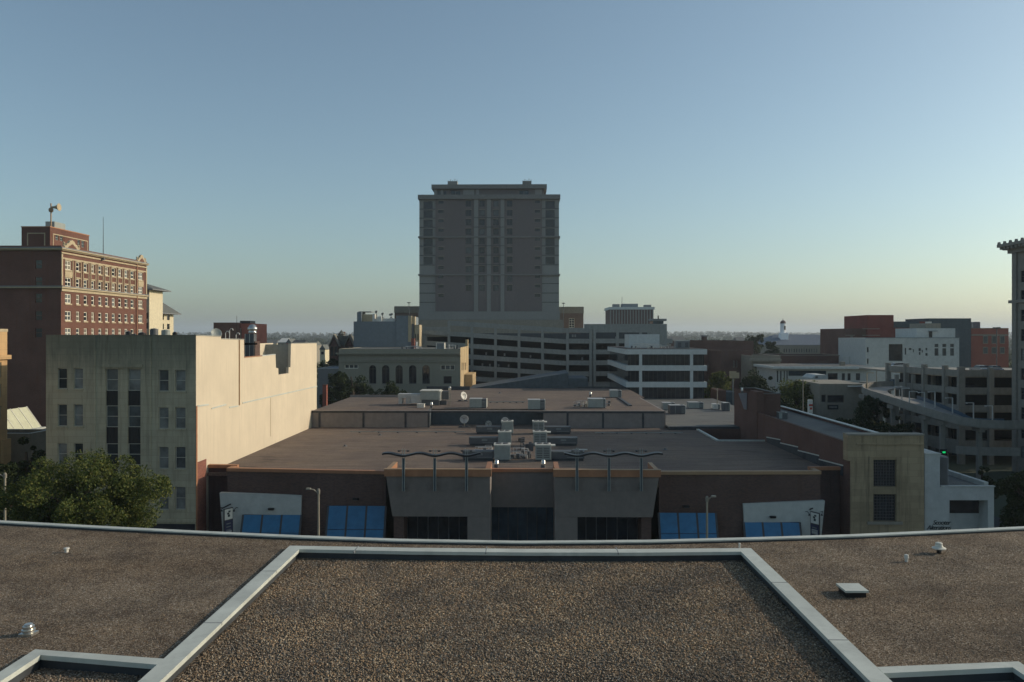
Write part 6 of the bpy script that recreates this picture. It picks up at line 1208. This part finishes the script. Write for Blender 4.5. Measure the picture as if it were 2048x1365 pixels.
# ------------------------------------------------------------------ right car park with curved ramp
def rightgarage():
    P0 = (XY(1775, 160), 160.); P1 = (XY(1921, 140), 140.); P2 = (104., 139.); r = T('ramp_parking_garage', 'open concrete car park with tall columns and curved ramp at the right', 'parking garage', (P1[0], 140, 0))
    def seg(m, A, Bp, z0, z1, o0, o1):
        dx, dy = Bp[0]-A[0], Bp[1]-A[1]; L = math.hypot(dx, dy); nx, ny = dy/L, -dx/L
        if nx > 0 and ny > 0: nx, ny = -nx, -ny
        m.prism([(A[0]+nx*o0, A[1]+ny*o0), (Bp[0]+nx*o0, Bp[1]+ny*o0), (Bp[0]+nx*o1, Bp[1]+ny*o1), (A[0]+nx*o1, A[1]+ny*o1)], z0, z1)
    tops = [H-6.1-3.05*k for k in range(5)]
    for k, z in enumerate(tops):
        m = MB(); seg(m, P0, P1, z-1.15, z, 0, .3); seg(m, (P1[0]+.02, P1[1]), P2, z-1.15, z, 0, .3); each(m, 'deck_spandrel', 'concrete_r', r)
        MB().prism([(P0[0]+.6, P0[1]), (P1[0]+.6, P1[1]+.6), (P2[0], P2[1]+.6), (P2[0], 175), (P0[0]+.6, 175)], z-1.35, z-1.0).build('floor_slab', 'concrete_r', r)
    m = MB(); seg(m, P0, P1, tops[0]+.35, tops[0]+.42, 0, .08); seg(m, (P1[0]+.02, P1[1]), P2, tops[0]+.35, tops[0]+.42, 0, .08); m.build('top_rail', 'flashing', r)
    for px, top in ((1775, 726), (1810.5, 727), (1847, 729), (1888, 731), (1920, 734), (1979, 738), (2030, 738)):
        # position along the two facade lines
        if px <= 1921: 
            t_ = 0
            for k in range(200):
                q = (P0[0]+(P1[0]-P0[0])*k/199, P0[1]+(P1[1]-P0[1])*k/199)
                if XY(px, q[1]) <= q[0]+.001 or k == 199: break
        else: q = (XY(px, 139.8), 139.8)
        w_ = .42 if px != 1920 else .55; B('column', 'concrete_r', r, (q[0]-w_*1.1, q[0]+w_*.9, q[1]-.75, q[1]-.05, 0, onY(px, top, q[1])[2]))
    B('shade_screen', 'shade_in', r, (P1[0]+4, 103, 150, 150.4, 0, tops[0]-1.4), (P0[0]+9, P0[0]+9.3, 150.5, 174, 0, tops[0]-1.4))  # dark sheets added so the deck openings look shaded inside
    for px in (1795, 1828, 1868, 1905, 1950): B('inner_column', 'concrete_r', r, (XY(px, 152)-.3, XY(px, 152)+.3, 152, 152.6, 0, tops[0]-1.4)) 
    # ramp
    pts = [(1785, 762, 153.5, 9.15), (1760, 763, 152.5, 9.15), (1740, 765, 150.5, 9.15), (1726, 768, 148, 9.15), (1723, 771, 145, 9.15), (1727, 776, 140.5, 9.3), (1740, 781, 136, 9.5), (1760, 787, 132.5, 9.75), (1785, 795, 128.5, 10.05), (1815, 805, 125, 10.5), (1850, 815.5, 122, 11.05), (1885, 825.5, 119.8, 11.6), (1920, 834, 118, 12.05), (1960, 839.5, 116.8, 12.35), (2010, 842, 116, 12.45), (2060, 842, 116, 12.45)]
    W = []
    for px, py, Y, d in pts: x, _, z = onY(px, py, Y); W.append((x, Y, z))
    n = len(W); O = []; I = []; I2 = []
    for i in range(n):
        a, b = W[max(i-1, 0)], W[min(i+1, n-1)]; dx, dy = b[0]-a[0], b[1]-a[1]; L = math.hypot(dx, dy); nx, ny = -dy/L, dx/L
        O.append((W[i][0], W[i][1])); I.append((W[i][0]+nx*.25, W[i][1]+ny*.25)); I2.append((W[i][0]+nx*(6.2 if 6 < i else 4.2), W[i][1]+ny*(6.2 if 6 < i else 4.2)))
    m = MB(); d = MB(); rl = MB(); in_ = MB()
    for i in range(n-1):
        z0, z1 = W[i][2], W[i+1][2]
        m.prism([O[i], O[i+1], I[i+1], I[i]], [z0-1.15, z1-1.15, z1-1.15, z0-1.15], [z0, z1, z1, z0])
        d.prism([I[i], I[i+1], I2[i+1], I2[i]], [z0-1.3, z1-1.3, z1-1.3, z0-1.3], [z0-.95, z1-.95, z1-.95, z0-.95])
        if i > 6: in_.prism([I2[i], I2[i+1], (I2[i+1][0]+.01, I2[i+1][1]+.15), (I2[i][0]+.01, I2[i][1]+.15)], [z0-.94, z1-.94, z1-.94, z0-.94], [z0-.35, z1-.35, z1-.35, z0-.35])
    m.build('ramp_parapet', 'concrete_r', r); d.build('ramp_deck', 'paving', r); in_.build('ramp_rail', 'rail', r)
    for i in (5, 7, 8, 10, 11, 13): x, y, z = W[i]; B('ramp_column', 'concrete_r', r, (x+.4, x+1.0, y+1.2, y+1.8, 0, z-1.3)); B('corbel', 'concrete_r', r, (x+.2, x+.9, y+.3, y+2.4, z-1.9, z-1.31))
    lo = [onY(px, py, Y) for px, py, Y in ((1840, 872, 128), (1875, 882, 124), (1912, 892, 120), (1960, 895, 118), (2040, 896, 117))]; m = MB()
    for a, b in zip(lo[:-1], lo[1:]): m.prism([(a[0], a[1]), (b[0], b[1]), (b[0], b[1]+.3), (a[0], a[1]+.3)], [a[2]-1.2, b[2]-1.2, b[2]-1.2, a[2]-1.2], [a[2], b[2], b[2], a[2]])
    m.build('lower_ramp_parapet', 'concrete_r', r)
    a = rS(1884, 1892, 903.4, 906.6, 110); t = T('traffic_signal', 'small glowing green signal under the lower ramp', 'traffic light', (a[0], 110, 0)); em = bpy.data.materials.new('green_light'); em.use_nodes = True; e = em.node_tree.nodes['Principled BSDF']; e.inputs['Base Color'].default_value = (0, .3, .1, 1); e.inputs['Emission Color'].default_value = (0, 1, .25, 1); e.inputs['Emission Strength'].default_value = .55
    B('housing', 'black', t, (a[0]-.15, a[1]+.15, 110.02, 110.3, a[2]-.3, a[3]+.3)); B('lit_lens', em, t, (a[0]+.08, a[1]-.08, 109.96, 110.01, a[2], a[3])); MB().tube([((a[0]+a[1])/2, 110.5, 0), ((a[0]+a[1])/2, 110.5, a[3]+.2)], .08).build('pole', 'black', t)
    # lamps on the ramp
    def lamp(i, px, pyt, Y, arm, mat, label):
        x, _, zt = onY(px, pyt, Y); zb = min(W, key=lambda w_: abs(w_[1]-Y)+abs(w_[0]-x))[2]-.9 if Y < 151 else zt-3
        t = T('ramp_lamp', label, 'lamp post', (x, Y, zb), 'lamp posts along the curved ramp'); MB().tube([(x, Y, zb), (x, Y, zt)], .09, 6).build('pole', mat, t); B('arm', mat, t, (x, x+arm, Y-.08, Y+.08, zt-.06, zt+.04)); B('lamp_head', mat, t, (x+arm-.1, x+arm+.1, Y-.12, Y+.12, zt-.12, zt+.05))
    L_ = ((1734, 746, 148.5, 1.1, 'limestone', 'sunlit lamp post at the lit left end of the ramp'), (1753, 742, 151, 1.1, 'stone_mid', 'lamp post second from the left end of the ramp'), (1789, 773, 130, 1.1, 'hvac_lt', 'lamp post where the ramp starts to descend'), (1804, 777, 128, 1.1, 'hvac_lt', 'fourth lamp post from the left on the ramp'),
          (1819, 783, 126.5, 1.1, 'hvac_lt', 'fifth lamp post from the left on the ramp'), (1849, 785, 124, -.9, 'hvac_lt', 'sixth lamp post from the left with arm turned left'), (1870, 784, 126, -1, 'hvac_lt', 'seventh lamp post with arm turned left over the ramp'), (1905, 796, 122, -1, 'hvac_lt', 'eighth lamp post from the left on the ramp'), (1947, 806, 119, -1, 'hvac_lt', 'ninth lamp post, standing on the level part of the ramp'), (1985, 812, 118, -1, 'hvac_lt', 'last lamp post on the ramp beside the corner tower'))
    for i, a in enumerate(L_): lamp(i, *a)
    return tops
GT = rightgarage()
# cars
def car(mat):
    t = T('parked_car', 'x', 'car', (0, 0, 0), 'parked cars')
    m = MB(); m.extr([(-2.2, .35), (2.2, .35), (2.25, .7), (2.1, .85), (1.1, .95), (-1.7, .98), (-2.2, .85)][::-1], 'x', -.88, .88); m.build('body', mat, t, local=True)
    n = MB(); n.prism([(-1.75, -.8), (1.1, -.8), (1.1, .8), (-1.75, .8)], .95, 1.42, top=[(-1.2, -.66), (.45, -.66), (.45, .66), (-1.2, .66)]); n.build('windows', 'g_dark', t, local=True)
    MB().box(-1.18, .43, -.64, .64, 1.421, 1.46).build('car_roof', mat, t, local=True)
    for x in (-1.4, 1.4):
        for y in (-.8, .8):
            w_ = MB(); w_.tube([(x, y-.1, .33), (x, y+.1, .33)], .33, 14); w_.build('wheel', 'tyre', t, local=True)
    return t
for i, (x, y, z, rz, mt, lab) in enumerate(((XY(1796, 158), 158, GT[1]-1.0, .4, 'car_a', 'pale blue grey car on the upper open deck of the right car park'), (XY(1800, 163), 163, GT[0]-1.0, 0, 'car_b', 'white car on the roof deck at the left end of the right car park'), (XY(1960, 150), 150, GT[0]-1.0, 1.5, 'car_a', 'silver car on the roof deck near the corner tower'), (XY(1986, 148), 148, GT[0]-1.0, 1.5, 'car_d', 'dark car on the roof deck nearest the corner tower'),
        (XY(1940, 144), 144, GT[1]-1.0, 0, 'car_d', 'dark car behind the columns on the upper deck, near its middle'), (XY(1592, 140), 140, .01, 1.2, 'car_c', 'dark red car parked on the street under the trees'), (XY(1605, 133), 133, .01, 1.3, 'car_d', 'dark blue car parked on the street near the lamp'))):
    c = car(mt); c.location = (x, y, z); c.rotation_euler.z = rz; c['label'] = lab
def signs():
    x = XY(1621, 128); z0, z1 = onY(1621, 828, 128)[2], onY(1621, 800, 128)[2]; t = T('banner_sign', 'narrow upright red and white sign catching the sun', 'sign', (x, 128, 0)); MB().tube([(x, 128.2, 0), (x, 128.2, z0)], .12).build('post', 'graywall', t)
    b = B('board', 'signwhite', t, (x-.33, x+.33, 128.0, 128.4, z0, z1)); h = z1-z0; B('red_mark', 'red', b, (x-.25, x+.332, 127.96, 127.999, z0+h*.55, z0+h*.68), (x-.1, x+.25, 127.96, 127.999, z0+h*.3, z0+h*.45)); MB().box(x+.331, x+.36, 128.05, 128.35, z0+.1, z1-.1).build('side_face', 'signwhite', t)
    streetlamp(1606, 761, 132, -2.4, 'tall curved street lamp among trees left of the grey shop', grp='tall street lamps behind the store', mat='stone_mid'); streetlamp(1434.5, 777, 150, -.8, 'street lamp behind the low rear roof by the tree', grp='tall street lamps behind the store', mat='stone_mid')
    x, _, z = onY(1466, 743, 172); t = T('sign_board', 'small pale roadside board on a post among trees', 'sign', (x, 172, 0)); MB().tube([(x, 172, 0), (x, 172, z)], .14).build('post', 'graywall', t); a = rS(1459, 1478, 743, 757, 172); B('board', 'limestone', t, (a[0], a[1], 171.8, 172.1, a[2], a[3]-.3), (a[0], a[1]-.6, 171.8, 172.1, a[3]-.299, a[3]))
signs()

# ------------------------------------------------------------------ trees
def leafmesh(name, C, Rr, n, size, mat, parent, flat=.8):
    k = NR.randint(0, len(C), n); d = NR.normal(0, 1, (n, 3)); d /= np.linalg.norm(d, axis=1)[:, None]
    P = C[k]+d*(Rr[k]*NR.uniform(.35, 1.12, n)**.6)[:, None]*np.array([1, 1, flat])
    a = NR.normal(0, 1, (n, 3)); a /= np.linalg.norm(a, axis=1)[:, None]; b = np.cross(a, NR.normal(0, 1, (n, 3))); b /= np.linalg.norm(b, axis=1)[:, None]
    s = (size*NR.uniform(.55, 1.25, n))[:, None]; a *= s; b *= s*.62
    V = np.stack([P-a, P-b*.9, P+a, P+b*.9], 1).reshape(-1, 3); me = bpy.data.meshes.new(name); me.vertices.add(len(V)); me.vertices.foreach_set('co', V.ravel())
    me.loops.add(n*4); me.loops.foreach_set('vertex_index', np.arange(n*4, dtype=np.int32)); me.polygons.add(n); me.polygons.foreach_set('loop_start', np.arange(0, n*4, 4, dtype=np.int32)); me.update(calc_edges=True)
    me.materials.append(M[mat]); o = bpy.data.objects.new(name, me); COL.objects.link(o)
    if parent: o.parent = parent
    return o
def tree(label, px, pytop, wpx, Y, mat='leaf', n=9000, size=.16, hcrown=None, grp='trees', base=0, clumps=70, cr=.2, depth=None, name='tree'):
    x, _, zt = onY(px, pytop, Y); R = wpx/2*Y/FPX; Ht = zt-base; hc = hcrown or min(Ht*.72, R*2.2); t = T(name, label, 'tree', (x, Y, base), grp); zc = Ht-hc/2
    C = []
    lobes = []
    for k in range(max(6, clumps//14)):
        d = NR.normal(0, 1, 3); d /= np.linalg.norm(d); lobes.append(d*NR.uniform(.35, .78))
    while len(C) < clumps:
        if NR.rand() < .72:
            l = lobes[NR.randint(len(lobes))]; p = (l+NR.normal(0, .17, 3))
            q_ = np.linalg.norm(p); p = p/max(1, q_/.98)*np.array([R*.92, (depth or R)*.92, hc/2*.92])
            if p[2] < -hc*.3 and NR.rand() < .5: continue
            C.append(p+np.array([0, 0, zc])); continue
        d = NR.normal(0, 1, 3); d /= np.linalg.norm(d); rr = NR.uniform(.25, 1)**.5; p = d*rr*np.array([R*.86, (depth or R)*.86, hc/2*.86]); 
        if p[2] < -hc*.25 and NR.rand() < .4: continue
        C.append(p*NR.choice([.8, 1, 1.12], p=[.3, .5, .2])+np.array([0, 0, zc]))
    C = np.array(C); Rr = NR.uniform(.35, 1.35, len(C))*cr*R*1.0
    m = MB(); th = .035*Ht+.05
    m.tube([(0, 0, 0), (.05*R, .03*R, zc*.5), (0, 0, zc), (-.05*R, 0, zc+hc*.3)], [th, th*.75, th*.55, th*.2], 9); m.build('trunk', 'bark', t, local=True)
    m = MB()
    for i in range(0, min(len(C), 26)):
        c = C[i]; z0 = max(zc-hc*.42, min(c[2]-R*.3, zc+hc*.15)); m.tube([(0, 0, z0), (c[0]*.5, c[1]*.5, (z0+c[2])/2+.1*R), tuple(c)], [th*.32, th*.2, th*.06], 5)
    m.build('limbs', 'bark', t, local=True)
    leafmesh('crown', C, Rr, n, size, mat, t); return t
tree('large leafy green street tree in front of the cream office', 178, 884, 350, 58, 'leaf', 72000, .1, hcrown=9.5, clumps=210, cr=.135, grp='street trees at the lower left')
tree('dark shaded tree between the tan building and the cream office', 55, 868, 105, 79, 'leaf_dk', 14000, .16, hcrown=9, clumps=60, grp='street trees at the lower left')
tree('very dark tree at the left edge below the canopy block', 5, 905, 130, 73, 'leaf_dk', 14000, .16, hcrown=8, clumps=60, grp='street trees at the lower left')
tree('lower dark green tree left of the big street tree', 60, 945, 120, 62, 'leaf', 22000, .1, hcrown=6, clumps=60, grp='street trees at the lower left')
GB = 'trees around the bank and the office'
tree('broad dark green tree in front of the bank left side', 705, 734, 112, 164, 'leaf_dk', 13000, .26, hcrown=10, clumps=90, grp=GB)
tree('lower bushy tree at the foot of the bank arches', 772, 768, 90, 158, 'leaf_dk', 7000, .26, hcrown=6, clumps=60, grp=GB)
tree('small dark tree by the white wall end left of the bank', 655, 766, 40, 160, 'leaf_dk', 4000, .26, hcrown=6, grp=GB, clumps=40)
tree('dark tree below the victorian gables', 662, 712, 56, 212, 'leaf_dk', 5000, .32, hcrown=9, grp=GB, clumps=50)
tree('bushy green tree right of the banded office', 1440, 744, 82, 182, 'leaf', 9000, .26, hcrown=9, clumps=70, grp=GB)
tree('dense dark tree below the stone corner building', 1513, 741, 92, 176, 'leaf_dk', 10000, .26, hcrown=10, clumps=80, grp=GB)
tree('wide green tree in front of the modern white building', 1592, 751, 128, 160, 'leaf', 14000, .24, hcrown=10, clumps=100, grp=GB)
tree('low tree behind the brick stair tower', 1560, 782, 90, 148, 'leaf_dk', 7000, .24, hcrown=7, clumps=60, grp=GB)
tree('loose crowned tree rising above the warehouse skyline', 1512, 664, 62, 300, 'leaf_far', 2600, .5, hcrown=9, clumps=40, cr=.22, grp=GB)
tree('rounded tree right of the skyline tree, below the hall roof', 1546, 682, 50, 290, 'leaf_far', 3000, .5, hcrown=9, clumps=40, grp=GB)
GR = 'trees around the right car park'
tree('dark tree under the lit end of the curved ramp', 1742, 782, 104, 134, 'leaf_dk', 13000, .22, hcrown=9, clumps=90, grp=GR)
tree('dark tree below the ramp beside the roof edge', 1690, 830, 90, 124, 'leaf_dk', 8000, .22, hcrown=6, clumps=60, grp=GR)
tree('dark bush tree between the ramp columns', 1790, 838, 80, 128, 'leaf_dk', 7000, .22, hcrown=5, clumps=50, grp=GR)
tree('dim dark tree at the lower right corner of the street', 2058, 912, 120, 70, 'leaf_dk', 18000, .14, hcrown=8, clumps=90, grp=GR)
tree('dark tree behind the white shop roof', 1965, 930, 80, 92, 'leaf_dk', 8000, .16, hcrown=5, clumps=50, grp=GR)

# ------------------------------------------------------------------ far town and woods
def hz(x, y):
    k = max(0, min(1, (y-1200)/2000.)); return k*k*(3-2*k)*(16+4*sin(x*.0011+1)+3*sin(x*.004))
m = MB(); NX, NY = 60, 14
for j in range(NY+1):
    for i in range(NX+1):
        x = -4500+9000*i/NX; y = 1150+j*260; m.v.append((x, y, hz(x, y)-.4 if j else -1))
for j in range(NY):
    for i in range(NX): a = j*(NX+1)+i; m.f.append((a, a+1, a+NX+2, a+NX+1))
tag(m.build('hills', 'earth', smooth=True), kind='structure')
def far_wood(name, label, n, y0, y1, per, size, R0, R1, hmin, hmax, avoid=None):
    Y = y0+(y1-y0)*NR.rand(n)**1.3; X = (NR.rand(n)*2-1)*Y*.78
    if avoid is not None: k = avoid(X, Y); X, Y = X[k], Y[k]; n = len(X)
    Hh = NR.uniform(hmin, hmax, n); Rr = NR.uniform(R0, R1, n); Z = np.array([hz(a, b) for a, b in zip(X, Y)])+Hh-Rr*.8
    C = np.column_stack([X, Y, Z]); o = leafmesh(name, C, Rr, n*per, size, 'leaf_far', None, .85); return tag(o, label, 'woodland', kind='stuff')
far_wood('distant_wood', 'hazy tree belt along the horizon', 5200, 1000, 3300, 42, 1.7, 5, 9, 9, 17)
far_wood('town_trees', 'scattered tree tops between the far roofs', 900, 330, 1000, 150, .8, 3.5, 6, 7, 12, lambda X, Y: (np.abs(X+5) > Y*.16) | (Y > 480))
def house(name, label, px0, px1, py, Y, wallm, roofm, gable=0, depth=12):
    x0, x1 = XY(px0, Y), XY(px1, Y); z = onY((px0+px1)/2, py, Y)[2]; t = T(name, label, 'house', ((x0+x1)/2, Y, 0), 'far buildings near the horizon'); g = gable or 2.5
    B('wall', wallm, t, (x0, x1, Y, Y+depth, 0, z-g)); m = MB()
    if gable: m.extr([(x0-.4, z-g+.01), (x1+.4, z-g+.01), ((x0+x1)/2, z)], 'x', Y-.4, Y+depth+.4)
    else: m.prism([(x0-.3, Y-.3), (x1+.3, Y-.3), (x1+.3, Y+depth+.3), (x0-.3, Y+depth+.3)], z-g+.01, z, top=[(x0+.5, Y+depth/2-.1), (x1-.5, Y+depth/2-.1), (x1-.5, Y+depth/2+.1), (x0+.5, Y+depth/2+.1)])
    m.build('roof', roofm, t); n = max(1, int((x1-x0)/4)); w_ = MB()
    for k in range(n): u = x0+(x1-x0)*(k+.5)/n; B('window', 'g_dark', t, (u-.6, u+.6, Y-.05, Y-.01, z-g-2.2, z-g-.9))
for a in (('shed', 'white roofed shed in the far left trees', 556, 574, 677, 480, 'stone_mid', 'dish', 0), ('house', 'orange gabled house beside the white roofed shed', 573, 582, 678, 470, 'orange_brick', 'slate', 2.5), ('warehouse', 'long cream warehouse at the far left behind the light well', 527, 553, 680, 520, 'cream_stucco', 'roof_gray', 0),
          ('warehouse', 'dark low warehouse right of the orange house', 581, 608, 681, 450, 'grey_block', 'roof_dark', 0), ('house', 'small grey house among trees left of the victorian gables', 617, 632, 682, 440, 'stone_mid', 'slate', 0), ('house', 'white walled far house close to the small brick block', 383, 388, 669, 900, 'dish', 'slate', 0),
          ('warehouse', 'flat pale warehouse right of the striped office', 1331, 1368, 674, 520, 'stone_mid', 'roof_gray', 0), ('house', 'green grey long shed on the skyline right of the car park', 1330, 1371, 673, 600, 'graywall', 'slate', 0), ('warehouse', 'low grey warehouse left of the skyline tree', 1473, 1492, 675, 600, 'stone_mid', 'roof_gray', 0), ('house', 'small pale house below the far left tree belt', 640, 650, 690, 360, 'cream_stucco', 'slate', 2.2),
          ('house', 'brown roofed house at the far left of the tree gap', 360, 374, 671.5, 760, 'stone_mid', 'brown_brick', 0), ('warehouse', 'grey shed just left of the grey block building', 690, 706, 694, 330, 'graywall', 'slate', 0)): house(*a)

# ------------------------------------------------------------------ haze
hm = bpy.data.materials.new('haze'); hm.use_nodes = True; t = hm.node_tree; t.nodes.remove(t.nodes['Principled BSDF']); pv = t.nodes.new('ShaderNodeVolumePrincipled')
pv.inputs['Color'].default_value = (.80, .90, 1, 1); pv.inputs['Density'].default_value = 0.00016; pv.inputs['Anisotropy'].default_value = .2; t.links.new(pv.outputs[0], t.nodes['Material Output'].inputs['Volume'])
tag(MB().box(-8900, 8900, -250, 11500, -1.2, 130).build('haze', hm), 'thin haze over the city', 'haze', kind='stuff')
